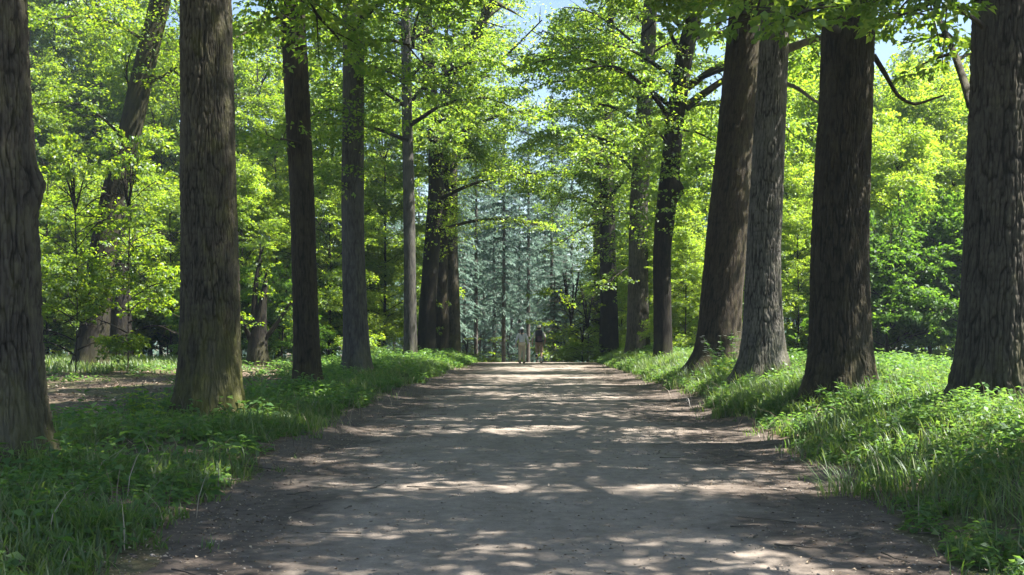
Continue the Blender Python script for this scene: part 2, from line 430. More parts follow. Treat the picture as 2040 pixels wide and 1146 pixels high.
# ------------------------------------------------------------------ shared crowns
OAK = [crown_meshes('oak_a', 11, 23, 7.0, 6.4, 30, M['oak'], M['bark_dark'], sub=12, sublen=2.6, dens=3.2, n=26, leaf=.155, gap=.34, gs=.33),
       crown_meshes('oak_b', 12, 22, 7.6, 5.8, 29, M['oak'], M['bark_dark'], sub=12, sublen=2.5, dens=3.2, n=26, leaf=.155, gap=.34, gs=.33),
       crown_meshes('oak_c', 13, 21, 5.6, 5.6, 30, M['oak'], M['bark_dark'], sub=11, sublen=2.2, dens=2.6, n=26, leaf=.14, gap=.45),
       crown_meshes('oak_d', 14, 20, 4.6, 5.0, 30, M['oak'], M['bark_dark'], sub=11, sublen=2.1, dens=2.6, n=26, leaf=.14, gap=.46),
       crown_meshes('oak_e', 15, 15, 7.2, 4.0, 22, M['oak'], M['bark_dark'], sub=10, sublen=2.0, dens=2.4, n=26, leaf=.14, gap=.49),
       crown_meshes('oak_f', 16, 22, 7.6, 5.8, 29, M['oak'], M['bark_dark'], sub=12, sublen=2.5, dens=3.2, n=26, leaf=.155, gap=.34, gs=.33, base=(5.4, 18.5, .97)),
       crown_meshes('oak_g', 17, 15, 7.2, 4.0, 22, M['oak'], M['bark_dark'], sub=10, sublen=2.0, dens=2.4, n=26, leaf=.14, gap=.46, base=(-4.9, 18.2, 1.0)),
       crown_meshes('oak_h', 18, 23, 7.0, 6.4, 30, M['oak'], M['bark_dark'], sub=12, sublen=2.6, dens=3.2, n=26, leaf=.155, gap=.34, gs=.33, base=(6.45, 15, .97)),
       crown_meshes('oak_i', 19, 22, 7.2, 6.2, 30, M['oak'], M['bark_dark'], sub=12, sublen=2.6, dens=3.2, n=26, leaf=.155, gap=.32, gs=.33, base=(6.45, 9.5, 1.0))]

def row_tree(name, label, d, pix, base_w, bark, crown, seed, ridge=.02, near=False, H=22, spin=0, flare=.45, limbs=(), shoots=(), knobs=(), group='trees lining the path', leafm='oak', scale=1.0, rk=30.0, lobes=6, cat='tree', crown_up=0.0, smooth_bark=False):
    """pix: list of (py, px centre, px width), bottom first"""
    x0 = (pix[0][1] - CX)/F*d
    base = np.array([x0, d, float(gz(x0, d)) - .03])
    o = tag(empty(name, base), label, cat, group)
    P, R = [], []
    for py, px, w in pix:
        q = at(px, py, d) - base; P.append(q); R.append(w/F*d/2)
    P[0][2] = -.3
    top = P[-1].copy(); lean = (P[-1][:2]-P[-2][:2])/max(.1, (P[-1][2]-P[-2][2]))
    z = top[2]; r = R[-1]
    for k in range(1, 6):
        zz = z + (H - z)*k/5
        P.append(np.array([top[0] + lean[0]*(zz-z)*.6, top[1], zz])); R.append(r*(1 - .92*k/5) + .02)
    mb = MB()
    zs, ax, ay, rr = trunk(mb, P, R, 420 if near else 150, .025 if near else .06, min(H*.8, z+.6), seed, ridge, flare, lobes, rk, knobs)
    lst = []; rng = np.random.default_rng(seed+500)
    for lb in limbs:
        pts = np.array([at(px, py, dd) - base for px, py, dd in lb['p']])
        Q = smooth_path(pts, max(8, 4*len(pts)))
        if lb.get('leaf', True):
            limb_with_sprays(mb, lst, rng, Q, lb['r'][0], lb['r'][1], lb.get('start', .35), lb.get('sub', 8), lb.get('sublen', 1.2), lb.get('size', .8), 8, lb.get('dens', 1.0))
        else: tube(mb, Q, np.linspace(lb['r'][0], lb['r'][1], len(Q)), 8)
    mb.build('trunk', M[bark], o, True, 'ridge')
    for (za, zb, num, sz) in shoots:           # leafy shoots straight from the trunk
        for _ in range(num):
            zq = rng.uniform(za, zb); a = rng.uniform(0, 6.28); i = int(np.searchsorted(zs, zq)); i = min(i, len(zs)-1)
            h = np.array([math.cos(a), math.sin(a), rng.normal(.05, .25)])
            p0 = np.array([ax[i], ay[i], zq]) + h*rr[i]*.95
            ln = rng.uniform(.15, 1.0)*sz
            lst.append((p0 + h*ln*rng.random(), h, sz*rng.uniform(.6, 1.1)))
    if lst:
        P2, H2, S2 = map(np.array, zip(*lst)); m2 = MB(); sprays(m2, rng, P2, H2, S2, 20, .125)
        m2.build('foliage', M[leafm], o)
    if crown is not None:
        cm, wm = OAK[crown]
        i1, i2 = np.searchsorted(zs, 6), len(zs)-1
        sx = (ax[i2]-ax[i1])/(zs[i2]-zs[i1]); sy = (ay[i2]-ay[i1])/(zs[i2]-zs[i1])
        off = np.array([ax[i1]-sx*zs[i1], ay[i1]-sy*zs[i1], crown_up])
        mat = Matrix.Translation(off) @ Matrix.Rotation(math.atan(sx), 4, 'Y') @ Matrix.Rotation(spin, 4, 'Z') @ Matrix.Scale(scale, 4)
        for nme, me in (('crown', cm), ('branches', wm)):
            c = link(nme, me, o); c.matrix_local = mat
    return o

# ------------------------------------------------------------------ the two rows along the path
ALLEY_L, ALLEY_R = 'big trees in the left row', 'big trees in the right row'
row_tree('oak_tree', 'stout grey trunk at the left edge, leafy burl on its right side', 11.6,
         [(975, 8, 180), (900, 4, 172), (700, -2, 158), (500, -4, 154), (200, -18, 152), (0, -27, 150)], 0, 'bark_grey', 4, 1, .026, True, 23, .4, .32,
         knobs=[(2.95, .1, .16, .085), (2.75, -.1, .12, .05)], shoots=[], group=ALLEY_L, rk=27)
row_tree('oak_tree', 'thick mossy trunk lit along its right side, second from left edge', 18.2,
         [(850, 412, 122), (760, 417, 118), (600, 418, 112), (300, 415, 106), (0, 410, 100)], 0, 'bark_moss', 6, 2, .024, True, 22, 0, .34, group=ALLEY_L)
row_tree('oak_tree', 'slim dark brown trunk leaning left, between mossy trunk and grey one', 26,
         [(785, 615, 54), (700, 611, 51), (400, 602, 48), (200, 592, 50), (0, 581, 48)], 0, 'bark_brown', 4, 3, .02, False, 20, 3.1, .25,
         shoots=[(7.2, 9, 18, .9)], group=ALLEY_L, crown_up=1.6, limbs=[dict(p=[(583, 40, 26), (560, 30, 25), (500, 60, 24), (470, 75, 23.5)], r=(.05, .015), sub=6, sublen=1.0),
         dict(p=[(612, 290, 26), (560, 275, 25), (520, 280, 24.5)], r=(.03, .01), sub=4, sublen=.8)])
row_tree('oak_tree', 'grey brown trunk with leafy shoots high up, fourth in left row', 33.2,
         [(765, 711, 58), (700, 710, 52), (550, 705, 46), (400, 702, 44), (200, 704, 43), (0, 704, 42)], 0, 'bark_smooth', 4, 4, .012, False, 20, .9, .4,
         shoots=[(5.6, 10.5, 170, .95)], group=ALLEY_L, crown_up=2.2,
         limbs=[dict(p=[(704, 230, 33.2), (660, 215, 32.5), (610, 235, 31.5), (580, 255, 31)], r=(.05, .012), sub=10, sublen=1.3, size=.8, dens=1.6),
                dict(p=[(704, 150, 33.2), (740, 130, 32), (790, 150, 31), (830, 175, 30.5)], r=(.05, .012), sub=10, sublen=1.3, size=.8, dens=1.6),
                dict(p=[(704, 60, 33.2), (690, 55, 31.8), (660, 80, 30.5), (640, 110, 29.5)], r=(.05, .012), sub=10, sublen=1.2, size=.8, dens=1.6)])
row_tree('beech_tree', 'slender smooth grey trunk left of dark forked trunk', 47.7,
         [(735, 818, 27), (600, 817, 25), (400, 815, 23), (240, 811, 21), (60, 808, 19)], 0, 'bark_smooth', 3, 5, .006, False, 20, 2.2, .25,
         shoots=[(10, 14.5, 80, 1.0)], group=ALLEY_L, crown_up=4.5)
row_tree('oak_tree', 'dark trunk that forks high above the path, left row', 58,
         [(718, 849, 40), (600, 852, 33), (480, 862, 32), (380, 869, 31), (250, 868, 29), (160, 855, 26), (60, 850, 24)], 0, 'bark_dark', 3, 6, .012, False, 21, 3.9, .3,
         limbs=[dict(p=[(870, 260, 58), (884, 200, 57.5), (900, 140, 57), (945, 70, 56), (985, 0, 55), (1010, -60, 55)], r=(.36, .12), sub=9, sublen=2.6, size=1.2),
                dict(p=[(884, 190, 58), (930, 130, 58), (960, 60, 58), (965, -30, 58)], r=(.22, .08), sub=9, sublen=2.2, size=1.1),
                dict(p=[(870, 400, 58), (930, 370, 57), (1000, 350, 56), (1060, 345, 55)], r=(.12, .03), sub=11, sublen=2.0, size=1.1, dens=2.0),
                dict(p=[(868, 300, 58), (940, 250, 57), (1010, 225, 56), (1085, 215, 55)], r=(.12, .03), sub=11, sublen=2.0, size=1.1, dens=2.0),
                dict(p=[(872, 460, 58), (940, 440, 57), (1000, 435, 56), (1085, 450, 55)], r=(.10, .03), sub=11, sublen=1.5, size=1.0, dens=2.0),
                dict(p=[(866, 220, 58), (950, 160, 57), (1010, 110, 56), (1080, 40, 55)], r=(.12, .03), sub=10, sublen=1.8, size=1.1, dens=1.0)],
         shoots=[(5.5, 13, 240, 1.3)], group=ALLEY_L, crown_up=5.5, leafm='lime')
row_tree('oak_tree', 'narrow brown trunk squeezed between forked trunk and sunlit one', 62,
         [(716, 879, 28), (600, 881, 24), (450, 880, 22), (250, 886, 20)], 0, 'bark_brown', 3, 7, .012, False, 19, 5.0, .3,
         shoots=[(7, 11, 50, 1.1)], group=ALLEY_L, crown_up=4.5, leafm='lime')
row_tree('oak_tree', 'far trunk with bright sunlit right edge, last of left row', 66,
         [(714, 902, 32), (600, 903, 26), (480, 900, 23), (300, 902, 20)], 0, 'bark_moss', 2, 8, .012, False, 20, .2, .35,
         shoots=[(7, 11, 70, 1.2)], group=ALLEY_L, crown_up=5, leafm='lime')

row_tree('oak_tree', 'massive furrowed trunk at the right edge, herbs round its foot', 15,
         [(815, 1992, 168), (700, 1994, 158), (500, 1997, 146), (200, 2004, 132), (0, 2008, 128)], 0, 'bark_grey', 7, 9, .026, True, 20, 0, .36, crown_up=1.0, scale=.97,
         limbs=[dict(p=[(1965, 60, 15), (1945, 40, 14.6), (1900, 12, 14), (1850, -30, 13.5)], r=(.04, .015), sub=6, sublen=.8, size=.6, start=.5),
                dict(p=[(1960, -60, 15.2), (1900, -20, 15.8), (1830, 20, 16.4), (1760, 40, 17)], r=(.05, .012), sub=11, sublen=1.1, size=.65, start=.1, dens=1.6),
                dict(p=[(1935, 210, 16.5), (1920, 160, 17), (1895, 90, 17.5), (1870, 40, 18), (1850, -40, 18)], r=(.07, .03), sub=9, sublen=.9, size=.6, dens=1.5)],
         group=ALLEY_R, rk=27)
row_tree('oak_tree', 'thick dark trunk lit on its right edge, next to the rightmost trunk', 18.5,
         [(790, 1676, 132), (700, 1674, 120), (500, 1672, 112), (300, 1680, 104), (100, 1688, 100), (0, 1690, 100)], 0, 'bark_brown', 5, 10, .024, True, 20, 0, .36, crown_up=.6, scale=.97,
         limbs=[dict(p=[(1740, 110, 19), (1765, 150, 19), (1790, 195, 19), (1822, 210, 19), (1880, 190, 19)], r=(.05, .015), leaf=False),
                dict(p=[(1670, 60, 18), (1620, 30, 16), (1560, 20, 14), (1480, 25, 13)], r=(.06, .015), sub=11, sublen=1.0, size=.62, dens=1.5),
                dict(p=[(1690, 20, 18), (1660, 0, 16), (1640, -5, 14), (1590, 30, 12.6)], r=(.05, .015), sub=11, sublen=.9, size=.6, dens=1.5),
                dict(p=[(1700, 30, 18), (1720, 0, 16), (1760, -10, 14.5), (1850, 0, 13.5)], r=(.05, .015), sub=10, sublen=.9, size=.6, dens=1.4)],
         group=ALLEY_R)
row_tree('oak_tree', 'pale grey slightly leaning trunk in front of the broad reddish trunk', 24.5,
         [(755, 1520, 84), (700, 1520, 78), (500, 1521, 66), (300, 1531, 62), (80, 1543, 56), (0, 1546, 55)], 0, 'bark_pale', 1, 11, .02, True, 20, 5.4, .6, crown_up=.6, scale=.97,
         limbs=[dict(p=[(1562, 100, 24.5), (1590, 90, 24.5), (1620, 78, 24.5), (1700, 60, 24)], r=(.10, .04), sub=7, sublen=1.2, start=.4, size=.8),
                dict(p=[(1560, 165, 24.6), (1590, 175, 24.6), (1620, 200, 24.6), (1680, 230, 25)], r=(.05, .015), leaf=False)],
         group=ALLEY_R)
row_tree('oak_tree', 'broad reddish brown trunk leaning right beside the pale grey trunk', 31,
         [(735, 1432, 92), (650, 1434, 82), (500, 1446, 80), (300, 1463, 75), (80, 1481, 66), (0, 1487, 62)], 0, 'bark_red', 0, 12, .02, False, 23, .8, .5, group=ALLEY_R, crown_up=1.5)
row_tree('oak_tree', 'crooked dark trunk with a knob and two limbs reaching right', 40,
         [(708, 1322, 38), (640, 1320, 36), (500, 1318, 35), (400, 1329, 40), (330, 1336, 38), (250, 1343, 36), (100, 1365, 34), (0, 1392, 30)], 0, 'bark_dark', 2, 13, .014, False, 21, 2.0, .25,
         limbs=[dict(p=[(1370, 175, 40), (1390, 160, 40), (1415, 140, 40), (1445, 125, 40), (1500, 110, 40)], r=(.13, .05), sub=5, start=.7, sublen=1.2),
                dict(p=[(1366, 215, 40), (1390, 195, 40), (1415, 178, 40), (1440, 160, 40), (1520, 120, 40)], r=(.16, .06), sub=5, start=.75, sublen=1.2),
                dict(p=[(1340, 300, 40), (1310, 260, 39.5), (1280, 250, 39)], r=(.06, .02), sub=6, sublen=1.2),
                dict(p=[(1350, 260, 40), (1385, 262, 40), (1440, 290, 40)], r=(.05, .015), sub=3, sublen=.8)],
         knobs=[(6.1, .0, .28, .22)], shoots=[(4.6, 11, 230, .85)], group=ALLEY_R, crown_up=2.6)
row_tree('oak_tree', 'far grey trunk with leaf shoots at its foot and middle, right row', 50,
         [(692, 1271, 47), (600, 1271, 42), (400, 1273, 36), (200, 1285, 32), (0, 1296, 28)], 0, 'bark_grey', 3, 14, .012, False, 20, 3.3, .3,
         limbs=[dict(p=[(1272, 520, 50), (1240, 540, 49.5), (1200, 570, 49)], r=(.04, .015), sub=7, sublen=1.1, dens=1.2),
                dict(p=[(1270, 430, 50), (1230, 420, 49), (1170, 430, 48)], r=(.06, .02), sub=9, sublen=1.4, dens=1.2)],
         shoots=[(3.2, 6, 45, .9), (6, 13, 220, 1.1)], group=ALLEY_R, crown_up=3.0)
row_tree('oak_tree', 'far dark trunk with a hooked side branch beside the path', 60,
         [(694, 1213, 40), (600, 1213, 34), (400, 1209, 30), (250, 1207, 26), (100, 1215, 22)], 0, 'bark_dark', 3, 15, .012, False, 20, 4.4, .3,
         limbs=[dict(p=[(1222, 390, 60), (1228, 365, 60), (1245, 352, 60), (1265, 350, 60)], r=(.12, .05), leaf=False),
                dict(p=[(1208, 300, 60), (1160, 270, 59), (1110, 260, 58)], r=(.10, .03), sub=10, sublen=1.8, size=1.1, dens=1.2),
                dict(p=[(1208, 440, 60), (1165, 450, 59), (1110, 490, 58)], r=(.08, .03), sub=9, sublen=1.4, size=1.0, dens=1.2),
                dict(p=[(1210, 180, 60), (1180, 120, 59), (1120, 80, 58), (1080, 60, 57)], r=(.12, .03), sub=10, sublen=1.8, size=1.0, dens=.8)],
         shoots=[(5, 15, 280, 1.2)], group=ALLEY_R, crown_up=4.0)
row_tree('oak_tree', 'far tawny trunk half hidden by the dark trunk nearer the path', 67,
         [(692, 1193, 28), (600, 1193, 25), (400, 1194, 23), (200, 1196, 20)], 0, 'bark_moss', 3, 16, .012, False, 20, 1.2, .3,
         shoots=[(5, 12, 60, 1.1)], group=ALLEY_R, crown_up=4.5, leafm='lime')

row_tree('oak_tree', 'unseen tree added outside the frame at right to shade the near path', 9.5,
         [(900, 2560, 210), (0, 2590, 190)], 0, 'bark_grey', 8, 17, .02, False, 22, 0, .3, group=ALLEY_R)  # added out of view so that its crown shades the foreground
# dark trunks in the left wood
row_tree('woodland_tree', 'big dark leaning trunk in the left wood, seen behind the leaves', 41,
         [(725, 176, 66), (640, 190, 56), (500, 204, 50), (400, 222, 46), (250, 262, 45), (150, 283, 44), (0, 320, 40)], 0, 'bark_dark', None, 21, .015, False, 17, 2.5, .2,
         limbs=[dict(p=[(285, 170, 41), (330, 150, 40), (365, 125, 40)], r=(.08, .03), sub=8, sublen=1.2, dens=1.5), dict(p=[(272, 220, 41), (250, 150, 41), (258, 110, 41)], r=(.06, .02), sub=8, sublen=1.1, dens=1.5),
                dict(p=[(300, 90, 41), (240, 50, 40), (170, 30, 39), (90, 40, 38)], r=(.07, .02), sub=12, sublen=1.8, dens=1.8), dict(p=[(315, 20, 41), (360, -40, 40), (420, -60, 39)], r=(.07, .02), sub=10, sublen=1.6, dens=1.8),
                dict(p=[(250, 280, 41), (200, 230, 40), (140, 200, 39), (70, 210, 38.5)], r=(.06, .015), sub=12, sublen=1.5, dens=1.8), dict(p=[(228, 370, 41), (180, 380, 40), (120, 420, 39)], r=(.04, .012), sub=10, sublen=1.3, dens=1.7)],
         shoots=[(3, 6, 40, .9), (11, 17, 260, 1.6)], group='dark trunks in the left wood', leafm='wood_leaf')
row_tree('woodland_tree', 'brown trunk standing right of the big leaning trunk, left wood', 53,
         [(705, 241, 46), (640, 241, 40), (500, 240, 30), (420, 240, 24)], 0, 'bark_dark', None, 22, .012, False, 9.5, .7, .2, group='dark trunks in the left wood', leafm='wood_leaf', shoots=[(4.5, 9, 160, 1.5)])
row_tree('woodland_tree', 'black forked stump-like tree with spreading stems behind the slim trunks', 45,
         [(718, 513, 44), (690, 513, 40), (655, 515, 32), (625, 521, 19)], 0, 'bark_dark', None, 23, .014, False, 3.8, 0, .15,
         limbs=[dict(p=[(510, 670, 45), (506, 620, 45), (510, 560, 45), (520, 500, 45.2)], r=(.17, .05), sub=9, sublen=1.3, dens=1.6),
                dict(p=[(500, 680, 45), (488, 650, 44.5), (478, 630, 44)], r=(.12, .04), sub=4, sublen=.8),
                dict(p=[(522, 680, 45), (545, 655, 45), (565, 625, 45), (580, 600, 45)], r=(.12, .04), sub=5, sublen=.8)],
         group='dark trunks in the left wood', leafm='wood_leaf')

# ------------------------------------------------------------------ woodland behind the rows
def free_tree(name, H, z0, R, nl, leafm, barkm, seed, r=.16, **kw):
    cm, wm = crown_meshes(name, seed, H, z0, R, nl, M[leafm], M[barkm], **kw)
    mb = MB(); trunk(mb, [(0, 0, -.3), (.1, 0, H*.4), (0, .1, H)], [r, r*.75, .03], 24, .3, H*.5, seed, .01, .35, 5)
    return cm, wm, mb.mesh(name+'_trunk', M[barkm], True, 'ridge')
KIND = {
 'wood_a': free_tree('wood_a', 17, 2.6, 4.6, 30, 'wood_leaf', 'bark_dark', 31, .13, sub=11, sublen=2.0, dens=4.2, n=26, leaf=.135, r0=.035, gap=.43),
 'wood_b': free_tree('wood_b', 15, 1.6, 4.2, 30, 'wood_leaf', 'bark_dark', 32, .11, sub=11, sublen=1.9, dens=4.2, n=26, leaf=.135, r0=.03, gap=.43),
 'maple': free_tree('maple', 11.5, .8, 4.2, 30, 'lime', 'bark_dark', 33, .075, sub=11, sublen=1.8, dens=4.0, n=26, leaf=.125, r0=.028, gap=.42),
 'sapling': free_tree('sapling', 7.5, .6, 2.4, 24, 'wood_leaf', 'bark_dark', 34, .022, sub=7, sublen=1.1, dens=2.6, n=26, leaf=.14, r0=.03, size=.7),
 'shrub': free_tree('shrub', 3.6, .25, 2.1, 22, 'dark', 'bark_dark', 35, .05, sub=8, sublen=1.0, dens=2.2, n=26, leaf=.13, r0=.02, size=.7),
 'bright_shrub': free_tree('bright_shrub', 3.2, .2, 1.7, 20, 'wood_leaf', 'bark_dark', 36, .04, sub=7, sublen=.9, dens=2.0, n=26, leaf=.12, r0=.02, size=.7),
}
def plant_tree(kind, name, x, y, s, label, group, cat='tree', rz=None, sink=.05):
    cm, wm, tm = KIND[kind]
    o = tag(empty(name, (x, y, float(gz(x, y)) - sink), RNG.uniform(0, 6.28) if rz is None else rz), label, cat, group)
    o.scale = (s, s, s)
    for nme, me in (('trunk', tm), ('crown', cm), ('branches', wm)): link(nme, me, o)
    return o
def px_(px, d): return (px - CX)/F*d

WL = [ # kind, px, d, scale, gap: low ones in front, taller ones stepping up behind
 ('wood_b', 95, 53, .64, 0), ('maple', 160, 55.5, .76, 0), ('wood_b', 255, 56, .64, 0), ('maple', 340, 56.5, .72, 0),
 ('wood_a', 120, 60, .76, 0), ('wood_b', 215, 61.5, .86, 0), ('wood_b', 320, 62, .88, 0), ('wood_a', 60, 60, .9, 0),
 ('wood_a', 160, 67, 1.05, 0), ('wood_b', 265, 68, 1.2, 0), ('wood_a', 350, 69, 1.15, 0), ('wood_b', 70, 72, 1.35, 0), ('wood_a', 200, 80, 1.45, 0), ('wood_b', 300, 82, 1.6, 0),
 ('wood_a', 110, 63, 1.25, 0), ('wood_b', 190, 64, 1.45, 0), ('wood_b', 360, 63, 1.4, 0), ('wood_a', 40, 66, 1.3, 0), ('wood_a', 250, 74, 1.5, 0),
 ('maple', 480, 54, .75, 1), ('wood_b', 550, 57, .75, 1), ('wood_a', 515, 65, 1.0, 1), ('wood_b', 470, 72, 1.35, 1), ('wood_a', 555, 78, 1.4, 1),
 ('maple', 655, 56, .8, 2), ('wood_b', 640, 64, 1.0, 2), ('wood_a', 665, 74, 1.3, 2),
 ('wood_b', 765, 62, .8, 3), ('wood_b', 755, 74, 1.1, 3),
 ('wood_a', -60, 46, .8, 4), ('wood_b', -140, 54, 1.1, 4), ('wood_a', -230, 46, 1.0, 4)]
GAPL = ['leafy green tree filling the gap between the two leftmost thick trunks',
        'leafy green tree behind the gap between mossy and slim brown trunks',
        'leafy green tree behind the gap between slim brown and grey brown trunks',
        'pale green tree seen between grey brown trunk and slender smooth trunk',
        'leafy green tree behind the trunk at the left edge']
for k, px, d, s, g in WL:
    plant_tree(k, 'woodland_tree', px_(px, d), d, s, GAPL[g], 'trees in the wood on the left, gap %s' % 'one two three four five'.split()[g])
WR = [('maple', 1790, 40, .66, 0), ('maple', 1900, 41, .62, 0), ('maple', 1720, 45, .8, 0), ('maple', 1840, 48, .95, 0), ('maple', 1930, 50, 1.0, 0), ('maple', 1770, 57, 1.15, 0), ('maple', 1880, 60, 1.15, 0),
      ('maple', 1590, 38, .42, 1), ('maple', 1570, 43, .6, 1), ('maple', 1615, 48, .9, 1), ('maple', 1590, 58, 1.3, 1),
      ('maple', 1365, 46, .42, 2), ('maple', 1345, 51, .6, 2), ('maple', 1390, 57, .9, 2), ('maple', 1340, 66, 1.2, 2),
      ('maple', 1240, 66, .6, 3), ('maple', 1290, 62, .55, 3), ('maple', 1250, 74, 1.05, 3), ('wood_a', 1835, 74, 1.15, 0), ('wood_b', 1900, 70, 1.2, 0), ('wood_a', 1600, 76, 1.25, 1), ('maple', 2080, 42, 1.0, 4), ('maple', 2160, 36, .9, 4)]
GAPR = ['bright yellow green tree between the two thickest right trunks',
        'bright yellow green tree seen between pale grey trunk and thick dark trunk',
        'bright yellow green tree left of the broad reddish trunk',
        'bright leafy tree seen between the far trunks of the right row',
        'bright green tree behind the massive trunk at the right edge']
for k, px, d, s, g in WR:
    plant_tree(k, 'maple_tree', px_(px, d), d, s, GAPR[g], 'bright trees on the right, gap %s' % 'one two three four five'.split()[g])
for px, d, s in ((150, 35, .85), (255, 37, .9)):
    plant_tree('sapling', 'young_tree', px_(px, d), d, s, 'slender young tree with drooping leaf sprays before the leaning trunk', 'young trees before the leaning trunk')
for px, d, s in ((1770, 34.5, 1.0), (1850, 36, 1.15), (1925, 35, 1.1), (1990, 37, 1.1), (1720, 39, 1.0)):
    plant_tree('shrub', 'shrub', px_(px, d), d, s, 'dark green dense shrub at the back of the right clearing', 'dark shrubs behind the right clearing', 'shrub')
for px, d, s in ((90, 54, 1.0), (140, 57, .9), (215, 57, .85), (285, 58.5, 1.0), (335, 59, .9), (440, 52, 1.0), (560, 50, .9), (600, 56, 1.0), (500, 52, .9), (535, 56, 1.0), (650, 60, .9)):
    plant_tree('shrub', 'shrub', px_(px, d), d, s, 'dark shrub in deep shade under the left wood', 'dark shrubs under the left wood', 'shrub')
for px, d, s in ((1138, 65, 1.45), (1170, 61, 1.1), (1160, 57, .6)):
    plant_tree('bright_shrub', 'shrub', px_(px, d), d, s, 'pale green bush on the right verge just past the walkers', 'bushes past the walkers', 'shrub')
for px, d, s in ((955, 84, .9), (1012, 88, 1.0), (930, 80, .7)):
    plant_tree('bright_shrub', 'shrub', px_(px, d), d, s, 'small sunlit bush at the foot of the blue conifers', 'bushes at the foot of the conifers', 'shrub')

# ------------------------------------------------------------------ conifers beyond the crest
def conifer_meshes(seed, H, z0, R, name):
    rng = np.random.default_rng(seed); mb, wood = MB(), MB()
    tube(wood, [(0, 0, -.4), (.05, 0, H*.5), (0, 0, H)], [.19, .12, .02], 8)
    z = z0; P, D, N, L, W = [], [], [], [], []
    while z < H-.3:
        t = (z-z0)/(H-z0)
        nb = 6 if t < .8 else 5
        for k in range(nb):
            if t < .25 and rng.random() < .35: continue
            a = rng.uniform(0, 6.28); bl = R*(1-t)**.75*rng.uniform(.55, 1.1)*(.55 + .45*min(1, t*4)) + .2
            s = np.linspace(0, 1, 5); dz = bl*(.12*s - .42*s*s)
            B = np.stack([np.cos(a)*bl*s, np.sin(a)*bl*s, z + dz], 1); tube(wood, B, np.linspace(.03, .006, 5), 3)
            ns = int(bl/.075)+4
            f = rng.random(ns); sd = np.where(rng.random(ns) < .5, -1, 1)
            pos = np.stack([np.cos(a)*bl*f, np.sin(a)*bl*f, z + bl*(.12*f - .42*f*f)], 1)
            aa = a + sd*rng.uniform(.3, 1.3, ns)
            P.append(pos); D.append(np.stack([np.cos(aa), np.sin(aa), rng.normal(-.55, .3, ns)], 1))
            N.append(np.stack([rng.normal(0, .5, ns), rng.normal(0, .5, ns), np.ones(ns)], 1)); L.append(rng.uniform(.25, .6, ns)); W.append(rng.uniform(.05, .12, ns))
        z += rng.uniform(.3, .5)
    leaf_quads(mb, np.concatenate(P), np.concatenate(D), np.concatenate(N), np.concatenate(L), np.concatenate(W), -.2)
    return mb.mesh(name+'_foliage', M['conifer']), wood.mesh(name+'_trunk', M['bark_conifer'], True, 'ridge')
CON = [conifer_meshes(51, 24, 3.0, 2.9, 'conifer_a'), conifer_meshes(52, 22, 1.5, 2.6, 'conifer_b'), conifer_meshes(53, 26, 4.5, 3.0, 'conifer_c'), conifer_meshes(54, 9, .3, 2.6, 'conifer_d')]
def conifer(v, x, y, s, label, group):
    o = tag(empty('conifer', (x, y, float(gz(x, y))-.1), RNG.uniform(0, 6.28)), label, 'conifer', group); o.scale = (s, s, s)
    link('trunk', CON[v][1], o); link('crown', CON[v][0], o); return o
spots = [(905, 78), (925, 90), (948, 82), (965, 97), (985, 88), (1003, 80), (1020, 102), (1035, 92), (1052, 84), (1070, 98), (1085, 90), (1100, 80), (1120, 95), (1140, 86), (940, 108), (1000, 112), (1060, 110), (1110, 112), (975, 120), (1035, 122), (1090, 124), (915, 116), (1165, 104), (880, 98)]
for i, (px, d) in enumerate(spots):
    t = (px-1020)/100.0
    conifer(i % 3, px_(px, d), d, RNG.uniform(.8, 1.0) * (1.0 if abs(px-1060) > 50 else .88), 'tall hazy blue green conifer beyond the end of the path', 'conifers beyond the end of the path')
for px, d in ((745, 92), (762, 84), (785, 96), (800, 104), (730, 105), (835, 100)):
    conifer(int(RNG.integers(0, 3)), px_(px, d), d, RNG.uniform(.8, 1), 'hazy conifer seen low between the grey trunks of the left row', 'conifers behind the left row')
for px, d in ((1360, 88), (1400, 95), (1580, 90), (1500, 86), (1840, 84), (1780, 88), (1930, 90), (1290, 100), (1220, 92)):
    conifer(int(RNG.integers(0, 3)), px_(px, d), d, RNG.uniform(.75, .95), 'blue green conifer rising behind the bright trees on the right', 'conifers behind the right trees')
for px, d, s in ((1105, 66, .62), (1128, 71, .8)):
    conifer(3, px_(px, d), d, s, 'low dark conifer right behind the walker with the backpack', 'low conifers behind the walkers')

# far wood that closes the view
rng = np.random.default_rng(90); n = 46000
fx = rng.uniform(-120, 120, n); fy = 128 + rng.random(n)*60
top = 13 + 9*fbm(fx*.12, fy*.05, 0, 77)
top = np.where(np.abs(fx-3) < 9, top*.75, top)
fz_ = -3.5 + rng.random(n)**.9*top
mb = MB(); leaf_quads(mb, np.stack([fx, fy, fz_], 1), rng.normal(0, 1, (n, 3))*np.array([1, 1, .5]), rng.normal(0, .6, (n, 3))+np.array([0, 0, .7]), rng.uniform(.7, 1.5, n), rng.uniform(.4, .8, n))
tag(mb.build('distant_wood', M['conifer']), 'hazy far woodland closing the view behind the conifers', 'woodland', kind='stuff')

